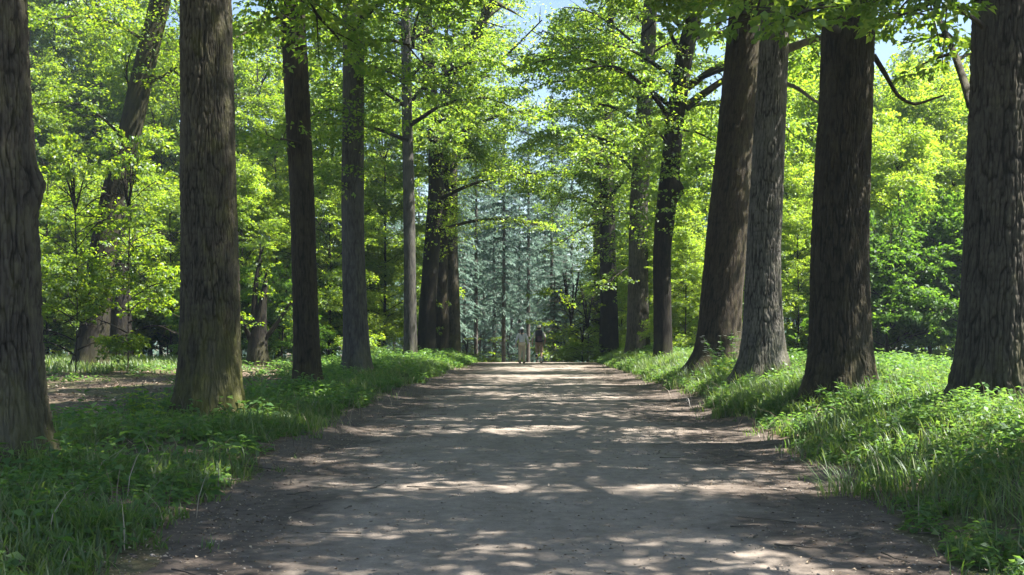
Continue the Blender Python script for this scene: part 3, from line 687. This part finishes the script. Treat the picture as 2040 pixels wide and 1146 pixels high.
# ------------------------------------------------------------------ verge vegetation
def blades(mb, P, H, W, rng, bend=.55, az=None):
    n = len(P); az = rng.uniform(0, 6.28, n) if az is None else az
    dx = np.stack([np.cos(az), np.sin(az), np.zeros(n)], 1); sd = np.stack([-np.sin(az), np.cos(az), np.zeros(n)], 1)
    s = np.array([0, .4, .75, 1.0]); b = bend*rng.uniform(.3, 1.6, n)
    v = []
    for k, t in enumerate(s):
        c = P + dx*(H*b*t**2)[:, None] + np.array([0, 0, 1.])*(H*(t - .32*b*t**2.5))[:, None]
        w = (W*(1, .85, .55, .06)[k]*.5)[:, None]
        v += [c - sd*w, c + sd*w]
    V = np.stack(v, 1)
    q = np.array([[0, 1, 3, 2], [2, 3, 5, 4], [4, 5, 7, 6]])
    mb.add(V.reshape(-1, 3), (np.arange(n)[:, None, None]*8 + q[None]).reshape(-1, 4))

def scatter(rng, n, u0, u1, y0, y1, side, yp=1.0):
    y = y0 + (y1-y0)*rng.random(n)**yp; u = u0 + (u1-u0)*rng.random(n)
    return xc(y) + side*u, y, u

rng = np.random.default_rng(101)
g = MB()
def bare(x, y):      # the trodden clearing of leaf litter between the two leftmost trunks
    return ((x+8.6)/3.9)**2 + ((y-25.5)/8.0)**2 + .8*(fbm(x*.7, y*.7, 0, 81)-.5) < 1
def grass_patch(side, n, u0, u1, y0, y1, h0, h1, w, thr, yp=1.3, tuft=5, ns=.9, seed=61):
    x, y, u = scatter(rng, n, u0, u1, y0, y1, side, yp)
    e = edge_l(y) if side < 0 else edge_r(y)
    keep = (u > e + .1 - .55*sstep(.5, .8, fbm(x*2.3, y*2.3, 0, 63))) & (fbm(x*ns, y*ns, 0, seed) > thr) & (rng.random(n) < sstep(-.05, .5, u-e)*.85+.15) & ~(bare(x, y) & (rng.random(n) < .93))
    x, y, u, e = x[keep], y[keep], u[keep], e[keep]
    m = len(x)
    x = np.repeat(x, tuft) + rng.normal(0, .05, m*tuft); y = np.repeat(y, tuft) + rng.normal(0, .05, m*tuft)
    hh = np.repeat(h0 + (h1-h0)*fbm(x[::tuft]*1.1, y[::tuft]*1.1, 0, 66)*1.2, tuft)*rng.uniform(.55, 1.15, m*tuft)
    hh *= np.repeat(.45 + .55*sstep(0, .7, u-e), tuft)
    blades(g, np.stack([x, y, gz(x, y)-.02], 1), hh, w*(1 + y/28)*rng.uniform(.7, 1.3, len(x)), rng)
grass_patch(-1, 5200, 2.4, 6.2, 4.5, 22, .10, .44, .012, .45, 1.25, 7)
grass_patch(-1, 6000, 2.6, 6.6, 18, 66, .12, .5, .010, .38, 1.1, 6)
grass_patch(-1, 6000, 6, 30, 20, 62, .06, .24, .011, .55, 1.0, 4, .35, 64)
grass_patch(+1, 6000, 2.4, 8, 4.5, 22, .12, .5, .010, .40, 1.25, 7)
grass_patch(+1, 6500, 2.6, 6.5, 18, 66, .18, .55, .008, .30, 1.1, 6)
grass_patch(+1, 9000, 5, 26, 16, 50, .06, .2, .010, .36, 1.0, 4, .4, 68)
x, y = rng.uniform(-21, -12.5, 9000), rng.uniform(36.5, 54, 9000)          # the bright glade on the left
blades(g, np.stack([x, y, gz(x, y)-.02], 1), rng.uniform(.12, .4, 9000), np.full(9000, .035), rng)
dry = MB(); n = 2600; sd_ = np.where(rng.random(n) < .5, -1, 1); y = 5 + 30*rng.random(n)**1.3; u = rng.uniform(2.9, 7, n); x = xc(y) + sd_*u
blades(dry, np.stack([x, y, gz(x, y)-.02], 1), rng.uniform(.2, .6, n), np.full(n, .007), rng, .9)
tag(dry.build('dry_grass', M['litter']), 'withered straw coloured grass stalks mixed into the verges', 'dry grass', kind='stuff')
tag(g.build('grass', M['grass']), 'long green grass along both verges of the path', 'grass', kind='stuff')

hb = MB(); hs = MB()
def herbs(side, n, u0, u1, y0, y1, h0, h1, leaf, thr, yp=1.3, nodes=5, seed=71):
    x, y, u = scatter(rng, n, u0, u1, y0, y1, side, yp)
    e = edge_l(y) if side < 0 else edge_r(y)
    keep = (u > e + .25) & (fbm(x*.8, y*.8, 0, seed) > thr) & ~(bare(x, y) & (rng.random(n) < .96))
    x, y, u, e = x[keep], y[keep], u[keep], e[keep]; m = len(x)
    h = (h0 + (h1-h0)*fbm(x*.9, y*.9, 0, 72)*1.25)*rng.uniform(.6, 1.15, m)*(.5 + .5*sstep(.2, 2.0, u-e))
    P0 = np.stack([x, y, gz(x, y)-.02], 1); lean = rng.normal(0, .2, (m, 2))
    az0 = rng.uniform(0, 6.28, m)
    blades(hb, P0, h, np.full(m, .007)*(1+y/30), rng, .25)
    for k in range(nodes):
        t = .25 + .75*(k+.6)/nodes
        for s_ in (0, 1, 2) if k == nodes-1 else (0, 1):
            a = az0 + k*1.57 + s_*(3.14 if k < nodes-1 else 2.1) + rng.normal(0, .35, m)
            p = P0 + np.stack([lean[:, 0]*h*t*t, lean[:, 1]*h*t*t, h*t], 1)
            D = np.stack([np.cos(a), np.sin(a), rng.normal(-.15 + .3*(k == nodes-1), .3, m)], 1)
            L = leaf*(1.15-.45*t)*rng.uniform(.7, 1.3, m)*(1+y/60)
            leaf_quads(hb, p + D*L[:, None]*.2, D, np.stack([rng.normal(0, .3, m), rng.normal(0, .3, m), np.ones(m)], 1), L, L*.58, .15)
herbs(+1, 5600, 2.8, 8.5, 4.5, 24, .06, .42, .075, .43)
herbs(+1, 900, 3.4, 8.5, 5, 24, .2, .5, .10, .52, 1.2, 6, 75)
herbs(+1, 5500, 2.8, 9.5, 18, 64, .12, .55, .085, .38, 1.1)
herbs(+1, 8000, 6, 24, 14, 50, .03, .15, .09, .40, 1.0, 2)
herbs(-1, 3200, 3.0, 7.0, 5, 24, .08, .36, .08, .48)
herbs(-1, 700, 3.0, 7.0, 5, 26, .2, .5, .13, .44, 1.2, 4, 78)
herbs(-1, 4200, 3.0, 7.5, 20, 66, .15, .6, .10, .40, 1.1)
herbs(-1, 4000, 6.5, 28, 22, 62, .06, .25, .11, .56, 1.0, 3)
tag(hb.build('undergrowth', M['herb']), 'nettles and leafy herbs covering the banks beside the path', 'undergrowth', kind='stuff')

# fallen leaves and chips
lt = MB(); n = 15000
y = 5 + 45*rng.random(n)**1.6; side = np.where(rng.random(n) < .55, -1, 1)
u = side*np.where(rng.random(n) < .72, np.clip(rng.normal(2.75, .6, n), 0, 5), rng.uniform(0, 3, n))
x = xc(y) + u
leaf_quads(lt, np.stack([x, y, gz(x, y) + .022 + .012*rng.random(n)], 1), np.stack([rng.normal(0, 1, n), rng.normal(0, 1, n), rng.normal(0, .12, n)], 1),
           np.stack([rng.normal(0, .25, n), rng.normal(0, .25, n), np.ones(n)], 1), rng.uniform(.012, .045, n), rng.uniform(.008, .028, n), .2)
n = 9000; x, y = rng.uniform(-24, -5.5, n), rng.uniform(16, 48, n)
leaf_quads(lt, np.stack([x, y, gz(x, y) + .02 + .02*rng.random(n)], 1), rng.normal(0, 1, (n, 3))*np.array([1, 1, .15]), rng.normal(0, .3, (n, 3)) + np.array([0, 0, 1]), rng.uniform(.05, .11, n), rng.uniform(.03, .07, n), .2)
tag(lt.build('leaf_litter', M['litter']), 'dry fallen leaves and chips on path and woodland floor', 'leaf litter', kind='stuff')

n = 3800; y = 5 + 30*rng.random(n)**1.7; x = xc(y) + rng.uniform(-3.1, 3.1, n); s_ = rng.uniform(.003, .009, n)*np.where(rng.random(n) < .03, 2, 1)
cube = np.array([[i, j, k] for k in (-1, 1) for j in (-1, 1) for i in (-1, 1)], float)*np.array([1, .8, .55])
V = cube[None]*s_[:, None, None]*rng.uniform(.6, 1.3, (n, 8, 3)); a = rng.uniform(0, 6.28, n); ca, sa = np.cos(a)[:, None], np.sin(a)[:, None]
V = np.stack([V[..., 0]*ca - V[..., 1]*sa + x[:, None], V[..., 0]*sa + V[..., 1]*ca + y[:, None], V[..., 2] + (gz(x, y) + .02)[:, None]], -1)
fq = np.array([[0, 2, 3, 1], [4, 5, 7, 6], [0, 1, 5, 4], [2, 6, 7, 3], [0, 4, 6, 2], [1, 3, 7, 5]])
pb = MB(); pb.add(V.reshape(-1, 3), (np.arange(n)[:, None, None]*8 + fq[None]).reshape(-1, 4))
tag(pb.build('gravel', plain_mat('pebble', (.24, .21, .18), .9, .4, 3.0)), 'small loose stones lying on the trodden path', 'gravel', kind='stuff')
tw = MB()
for _ in range(90):
    y0 = 6 + 24*rng.random()**1.5; u0 = rng.choice([-1, 1])*rng.uniform(1.2, 3.6); a = rng.uniform(0, 6.28); L0 = rng.uniform(.12, .5)
    q = np.array([[xc(y0)+u0 + math.cos(a)*L0*t, y0 + math.sin(a)*L0*t, 0] for t in np.linspace(0, 1, 5)]); q[:, :2] += rng.normal(0, .012, (5, 2)); q[:, 2] = gz(q[:, 0], q[:, 1]) + .035
    tube(tw, q, np.linspace(.007, .003, 5), 5)
tag(tw.build('twigs', M['bark_conifer'], None, True, 'ridge'), 'small dry twigs scattered along the path edges', 'twigs', kind='stuff')

# ------------------------------------------------------------------ single plants one can pick out
def stem_plant(name, label, cat, px, d, num, h, leaf, matl, seed, spread=.35, flowers=0, group=None):
    rg = np.random.default_rng(seed); x = px_(px, d); base = np.array([x, d, float(gz(x, d))-.02])
    o = tag(empty(name, base), label, cat, group); st, lf, fl = MB(), MB(), MB()
    for _ in range(num):
        a = rg.uniform(0, 6.28); r = spread*rg.random()**.6; hh = h*rg.uniform(.6, 1.1)
        p = np.array([math.cos(a)*r*.5, math.sin(a)*r*.5, 0]); tip = np.array([math.cos(a)*r*1.4, math.sin(a)*r*1.4, hh])
        Q = smooth_path([p, .5*(p+tip)+np.array([0, 0, .08*hh]), tip], 7); tube(st, Q, np.linspace(.008, .003, 7), 5)
        for k in range(8):
            t = .2 + .8*(k+.5)/8; q = Q[int(t*6)]
            m = 2; aa = rg.uniform(0, 6.28) + np.arange(m)*3.14
            D = np.stack([np.cos(aa), np.sin(aa), rg.normal(.05, .25, m)], 1)
            leaf_quads(lf, np.repeat(q[None], m, 0), D, np.stack([rg.normal(0, .25, m), rg.normal(0, .25, m), np.ones(m)], 1), leaf*rg.uniform(.7, 1.2, m), leaf*.55, .15)
        if flowers and rg.random() < .8:
            for s_ in range(flowers):
                z = tip - np.array([0, 0, rg.uniform(0, .45)*hh]); m = 5; aa = np.arange(m)*1.256
                c = z + rg.normal(0, .05, 3)
                leaf_quads(fl, np.repeat(c[None], m, 0), np.stack([np.cos(aa), np.sin(aa), np.full(m, .25)], 1), np.tile([0, 0, 1.], (m, 1)), .045, .03, .1)
    st.build('stems', M['herb'], o, True); lf.build('leaves', matl, o)
    if flowers: fl.build('flowers', M['petal'], o)
    return o
stem_plant('flowering_herb', 'tall white flowered herb at the foot of the broad reddish trunk', 'herb', 1455, 27.5, 16, 1.05, .10, M['herb'], 5, .55, 5)
stem_plant('sapling', 'sunlit leafy sapling just left of the mossy trunk foot', 'sapling', 300, 17, 9, .75, .10, M['lime'], 6, .4)
stem_plant('herb_clump', 'pale green leafy clump between pale grey trunk and reddish trunk', 'herb', 1480, 25.5, 14, .55, .10, M['lime'], 7, .5)
stem_plant('herb_clump', 'leafy clump at the foot of the thick dark right trunk', 'herb', 1700, 16.8, 14, .5, .10, M['herb'], 8, .5)
def blade_plant(name, label, cat, px, d, n, h, w, seed, bend=.35, matl='grass', spread=.14):
    rg = np.random.default_rng(seed); x = px_(px, d)
    o = tag(empty(name, (x, d, float(gz(x, d))-.02)), label, cat)
    mb = MB(); P = np.stack([rg.normal(0, spread, n), rg.normal(0, spread, n), np.zeros(n)], 1)
    blades(mb, P, h*rg.uniform(.6, 1.1, n), w*rg.uniform(.8, 1.2, n), rg, bend, np.arctan2(P[:, 1], P[:, 0]) + rg.normal(0, .5, n))
    mb.build('blades', M[matl], o); return o
blade_plant('iris_clump', 'clump of broad sword shaped leaves right of the mossy trunk', 'plant', 515, 20.5, 16, .62, .045, 3, .3, 'herb')
blade_plant('grass_tuft', 'sunlit grass tuft on the path edge at lower right', 'grass tuft', 1690, 10.8, 130, .42, .009, 4, .8)
blade_plant('grass_tuft', 'tall grass tuft by the path near the lower left corner', 'grass tuft', 235, 8.6, 150, .45, .008, 5, .8)

# ------------------------------------------------------------------ the two walkers
def skin_mesh(name, verts, edges, radii, mat, parent, sub=2, root=0):
    me = bpy.data.meshes.new(name); me.from_pydata([tuple(v) for v in verts], edges, [])
    o = bpy.data.objects.new(name, me); C.objects.link(o)
    o.modifiers.new('skin', 'SKIN').use_smooth_shade = True
    sv = me.skin_vertices[0].data
    for k, r in enumerate(radii):
        sv[k].radius = (r, r) if np.isscalar(r) else r
        sv[k].use_root = (k == root)
    s = o.modifiers.new('sub', 'SUBSURF'); s.levels = sub; s.render_levels = sub
    dg = bpy.context.evaluated_depsgraph_get()
    nm = bpy.data.meshes.new_from_object(o.evaluated_get(dg)); nm.name = name
    bpy.data.objects.remove(o); nm.materials.clear(); nm.materials.append(mat)
    for p in nm.polygons: p.use_smooth = True
    ob = link(name, nm, parent); return ob

SK = plain_mat('skin', (.42, .27, .2), .55, .08)
def ellip(mb, c, r, u=20, v=14, z0=-1.0):
    ph = np.arcsin(np.linspace(z0, 1, v)); th = np.linspace(0, 2*math.pi, u, endpoint=False)
    ring = np.stack([c[0] + r[0]*np.cos(ph)[:, None]*np.cos(th), c[1] + r[1]*np.cos(ph)[:, None]*np.sin(th), np.repeat((c[2] + r[2]*np.sin(ph))[:, None], u, 1)], -1)
    grid_quads(mb, ring)

def walker(px, d, H, label, cols, legs, arms, long_hair, shoulder, group, rz):
    x = px_(px, d); base = (x, d, float(gz(x, d)) + .016)
    o = tag(empty('person', base, rz), label, 'person', group); k = H/1.7
    J = {}
    def v(*a): return np.array(a)*k
    J['pel'] = v(0, 0, .93); J['waist'] = v(0, .01, 1.08); J['chest'] = v(0, .02, 1.28); J['up'] = v(0, .01, 1.40); J['neck'] = v(0, .02, 1.47); J['headlow'] = v(0, .035, 1.54); J['head'] = v(0, .03, 1.62); J['crown'] = v(0, .02, 1.675); J['nose'] = v(0, .115, 1.585)
    for s, nm in ((-1, 'L'), (1, 'R')):
        J['hip'+nm] = v(s*.09, 0, .90); kn, an, toe = legs[nm]
        J['kn'+nm] = v(s*.10+kn[0], kn[1], kn[2]); J['an'+nm] = v(s*.10+an[0], an[1], an[2]); J['toe'+nm] = v(s*.11+toe[0], toe[1], toe[2]); 
        J['ear'+nm] = v(s*.082, .03, 1.60)
        J['sh'+nm] = v(s*shoulder, 0, 1.385); el, wr, pa = arms[nm]
        J['el'+nm] = v(s*el[0], el[1], el[2]); J['wr'+nm] = v(s*wr[0], wr[1], wr[2]); J['pa'+nm] = v(s*pa[0], pa[1], pa[2])
        for fi in range(5):
            dy = (-.03, -.012, .006, .024, .03)[fi]; ln = (.07, .085, .09, .08, .05)[fi]
            up = .035 if fi == 4 else 0
            b0 = J['pa'+nm] + v(0, dy*.9, -.012 + up); J[f'f{fi}a{nm}'] = b0 + v(-s*.004, .01 if fi == 4 else 0, -ln*.5); J[f'f{fi}b{nm}'] = b0 + v(-s*.02, .02 if fi == 4 else .006, -ln)
    names = list(J); ix = {n: i for i, n in enumerate(names)}
    R = dict(pel=(.15, .11), waist=(.135, .10), chest=(.155, .11), up=(.12, .085), neck=.055, headlow=(.062, .075), head=(.078, .095), crown=(.055, .065), nose=.014)
    E = [('pel', 'waist'), ('waist', 'chest'), ('chest', 'up'), ('up', 'neck'), ('neck', 'headlow'), ('headlow', 'head'), ('head', 'crown'), ('headlow', 'nose')]
    for nm in 'LR':
        R.update({'hip'+nm: .095, 'kn'+nm: .06, 'an'+nm: .042, 'toe'+nm: .035, 'ear'+nm: .015, 'sh'+nm: .058, 'el'+nm: .042, 'wr'+nm: .029, 'pa'+nm: (.02, .036)})
        E += [('pel', 'hip'+nm), ('hip'+nm, 'kn'+nm), ('kn'+nm, 'an'+nm), ('an'+nm, 'toe'+nm), ('head', 'ear'+nm), ('up', 'sh'+nm), ('sh'+nm, 'el'+nm), ('el'+nm, 'wr'+nm), ('wr'+nm, 'pa'+nm)]
        for fi in range(5):
            R[f'f{fi}a{nm}'] = .0095; R[f'f{fi}b{nm}'] = .0075; E += [('pa'+nm, f'f{fi}a{nm}'), (f'f{fi}a{nm}', f'f{fi}b{nm}')]
    def sub(keys, grow, mat, name, edges=None, over={}, lim=None):
        ks = [n for n in names if n in keys]; i2 = {n: i for i, n in enumerate(ks)}
        ed = [(i2[a], i2[b]) for a, b in (edges or E) if a in i2 and b in i2]
        rr = []
        for n in ks:
            r = over.get(n, R[n]); r = (r, r) if np.isscalar(r) else r
            rr.append(tuple(q*k + (grow if n not in over else 0) for q in r))
        return skin_mesh(name, [J[n] for n in ks], ed, rr, mat, o, 2, i2.get('pel', 0))
    sub(names, 0, SK, 'body')
    sub(['waist', 'chest', 'up', 'shL', 'shR', 'elL', 'elR', 'pel', 'hipL', 'hipR'] + (['wrL', 'wrR'] if cols['long'] else []), .016, cols['shirt'], 'shirt', over={'pel': (.172*k, .135*k), 'hipL': .07*k, 'hipR': .07*k, 'elL': .06*k, 'elR': .06*k, 'wrL': .042*k, 'wrR': .042*k})
    tk = ['pel', 'hipL', 'hipR', 'knL', 'knR'] + (['anL', 'anR'] if cols['trousers_long'] else [])
    sub(tk, .015, cols['trousers'], 'trousers', over={'knL': .085*k, 'knR': .085*k, 'anL': .066*k, 'anR': .066*k})
    for nm in 'LR':
        a, t = J['an'+nm], J['toe'+nm]; h = unit(t-a)
        if not cols['trousers_long']:
            kn = J['kn'+nm]; skin_mesh('sock', [a+(kn-a)*.0, a+(kn-a)*.55], [(0, 1)], [.058*k, .064*k], cols['sock'], o, 2)
        skin_mesh('shoe', [a+v(0, 0, .05), a+v(0, -.03, -.02), .5*(a+t)+v(0, .02, -.01), t+v(0, .05, -.005)], [(0, 1), (1, 2), (2, 3)], [.056*k, .055*k, .05*k, .042*k], cols['shoe'], o, 2, 1)
    mb = MB(); ellip(mb, J['head']+v(0, -.008, -.005), np.array([.088, .102, .095])*k); 
    if long_hair:
        ellip(mb, J['head']+v(0, -.07, -.09), np.array([.07, .055, .11])*k); ellip(mb, J['head']+v(0, -.10, -.22), np.array([.035, .03, .12])*k)
    mb.build('hair', cols['hair'], o, True)
    mb = MB(); ellip(mb, J['head']+v(0, 0, .02), np.array([.098, .112, .10])*k, z0=-.05); mb2 = MB()
    cap = mb.build('cap', cols['cap'], o, True)
    brim = np.stack([np.stack([.08*k*s*np.ones(6), (.09 + .09*np.sqrt(1-s*s*.8)*np.linspace(0, 1, 6))*k, (1.645 - .02*np.linspace(0, 1, 6))*k], 1) for s in np.linspace(-1, 1, 9)])
    grid_quads(mb2, brim, wrap=False); b2 = brim.copy(); b2[..., 2] += .008; grid_quads(mb2, b2[::-1], wrap=False); mb2.build('brim', cols['cap'], cap, True)
    return o, J, k
cl = lambda n, c, **kw: plain_mat(n, c, .85, .15, 40, .15, **kw)
wA, _, _ = walker(1040, 51.6, 1.63, 'walker in pale cap, grey top and tan trousers, dark ponytail', dict(shirt=cl('grey_shirt', (.42, .42, .45)), trousers=cl('tan_cloth', (.5, .38, .27)), shoe=cl('dark_shoe', (.03, .03, .035)), sock=cl('sock_a', (.3, .3, .3)), hair=cl('dark_hair', (.015, .012, .012)), cap=cl('pale_cap', (.8, .8, .78)), long=True, trousers_long=True),
   {'L': ((0, .06, .48), (0, -.05, .10), (0, .06, .05)), 'R': ((-.01, .10, .49), (-.02, .16, .09), (-.01, .27, .045))},
   {'L': ((.27, -.05, 1.12), (.30, .05, .90), (.30, .08, .83)), 'R': ((.27, .0, 1.12), (.29, .10, .91), (.29, .13, .84))}, True, .165, 'two walkers on the path', -.04)
wB, JB, kB = walker(1074, 52.4, 1.72, 'walker in tan cap and light shirt with tan shorts, grey socks', dict(shirt=cl('light_shirt', (.5, .48, .46)), trousers=cl('khaki_cloth', (.26, .18, .125)), shoe=cl('dark_boot', (.02, .018, .018)), sock=cl('grey_sock', (.36, .34, .36)), hair=cl('brown_hair', (.04, .028, .02)), cap=cl('tan_cap', (.62, .5, .38)), long=False, trousers_long=False),
   {'L': ((0, .02, .47), (-.03, -.26, .34), (-.03, -.28, .22)), 'R': ((0, .03, .48), (0, .0, .09), (0, .12, .045))},
   {'L': ((.29, -.06, 1.14), (.31, .06, .94), (.31, .09, .87)), 'R': ((.29, .02, 1.13), (.28, .16, .98), (.27, .20, .93))}, False, .185, 'two walkers on the path', .03)
# the backpack: own thing
bp = tag(empty('backpack', wB.location, .03), 'dark rucksack on the back of the walker in the tan cap', 'backpack')
def rbox(name, c, s, mat, parent, bev):
    bm = bmesh.new(); bmesh.ops.create_cube(bm, size=1, matrix=Matrix.Translation(c) @ Matrix.Diagonal((*s, 1)))
    bmesh.ops.bevel(bm, geom=bm.edges[:], offset=bev, segments=4, profile=.6, affect='EDGES')
    me = bpy.data.meshes.new(name); bm.to_mesh(me); bm.free(); me.materials.append(mat)
    for p in me.polygons: p.use_smooth = True
    return link(name, me, parent)
PK = cl('dark_pack', (.012, .010, .018)); PK2 = cl('pack_pocket', (.05, .02, .035))
rbox('pack_body', (-.02, -.235, 1.22*kB), (.35, .22, .52), PK, bp, .07)
rbox('lid', (-.02, -.235, 1.475*kB), (.28, .20, .09), PK, bp, .04)
rbox('pocket', (-.02, -.345, 1.13*kB), (.22, .07, .24), PK2, bp, .03)
rbox('hip_belt', (.06, -.13, 1.03*kB), (.36, .06, .07), PK, bp, .025)
for s in (-1, 1):
    mb = MB(); tube(mb, smooth_path([(s*.10, -.15, 1.44*kB), (s*.11, -.04, 1.50*kB), (s*.11, .13, 1.40*kB), (s*.12, .155, 1.25*kB), (s*.17, .0, 1.08*kB), (s*.12, -.14, 1.02*kB)], 22), .02, 8)
    mb.build('strap', PK, bp, True)

# ------------------------------------------------------------------ air
bm = bmesh.new(); bmesh.ops.create_cube(bm, size=1)
me = bpy.data.meshes.new('haze'); bm.to_mesh(me); bm.free()
m, nt, out = newmat('haze_air'); vol = nt.nodes.new('ShaderNodeVolumePrincipled')
vol.inputs['Color'].default_value = (.72, .87, 1, 1); vol.inputs['Density'].default_value = .00055; vol.inputs['Anisotropy'].default_value = .35
nt.links.new(vol.outputs[0], out.inputs['Volume']); me.materials.append(m)
hz = link('haze', me); hz.scale = (700, 700, 40); hz.location = (0, 20, 12.0); tag(hz, 'thin blue summer haze between the trees', 'haze', kind='stuff')

# ------------------------------------------------------------------ light, sky, camera
EL, AZ = math.radians(58), math.radians(95)         # sun high, ahead and to the right
sun_dir = Vector((math.cos(EL)*math.sin(AZ), math.cos(EL)*math.cos(AZ), math.sin(EL)))
sd = bpy.data.lights.new('sun', 'SUN'); sd.energy = 5.0; sd.angle = math.radians(.53); sd.color = (1, .95, .87)
so = bpy.data.objects.new('sun', sd); C.objects.link(so); so.rotation_euler = sun_dir.to_track_quat('Z', 'Y').to_euler(); so.location = (20, 20, 60)
w = bpy.data.worlds.new('World'); bpy.context.scene.world = w; w.use_nodes = True; nt = w.node_tree
sky = nt.nodes.new('ShaderNodeTexSky'); sky.sky_type = 'NISHITA'; sky.sun_disc = False; sky.sun_elevation = EL; sky.sun_rotation = AZ
bg = nt.nodes['Background']; bg.inputs['Strength'].default_value = .05; nt.links.new(sky.outputs[0], bg.inputs[0])

cam = bpy.data.cameras.new('camera'); co = bpy.data.objects.new('camera', cam); C.objects.link(co)
co.location = (0, 0, CAMZ); co.rotation_euler = (math.pi/2, 0, 0)
cam.sensor_width = 36; cam.lens = F/2040*36; cam.shift_y = (HY-573)/2040; cam.clip_end = 2000; cam.clip_start = .05
sc = bpy.context.scene; sc.camera = co
sc.view_settings.view_transform = 'Standard'; sc.view_settings.look = 'None'; sc.view_settings.exposure = 2.4; sc.view_settings.gamma = 1
sc.render.engine = 'CYCLES'; cy = sc.cycles
cy.max_bounces = 10; cy.diffuse_bounces = 6; cy.transmission_bounces = 6; cy.glossy_bounces = 2; cy.volume_bounces = 0; cy.transparent_max_bounces = 8
cy.use_denoising = True; cy.denoiser = 'OPENIMAGEDENOISE'; cy.sample_clamp_indirect = 6
sc.render.film_transparent = False
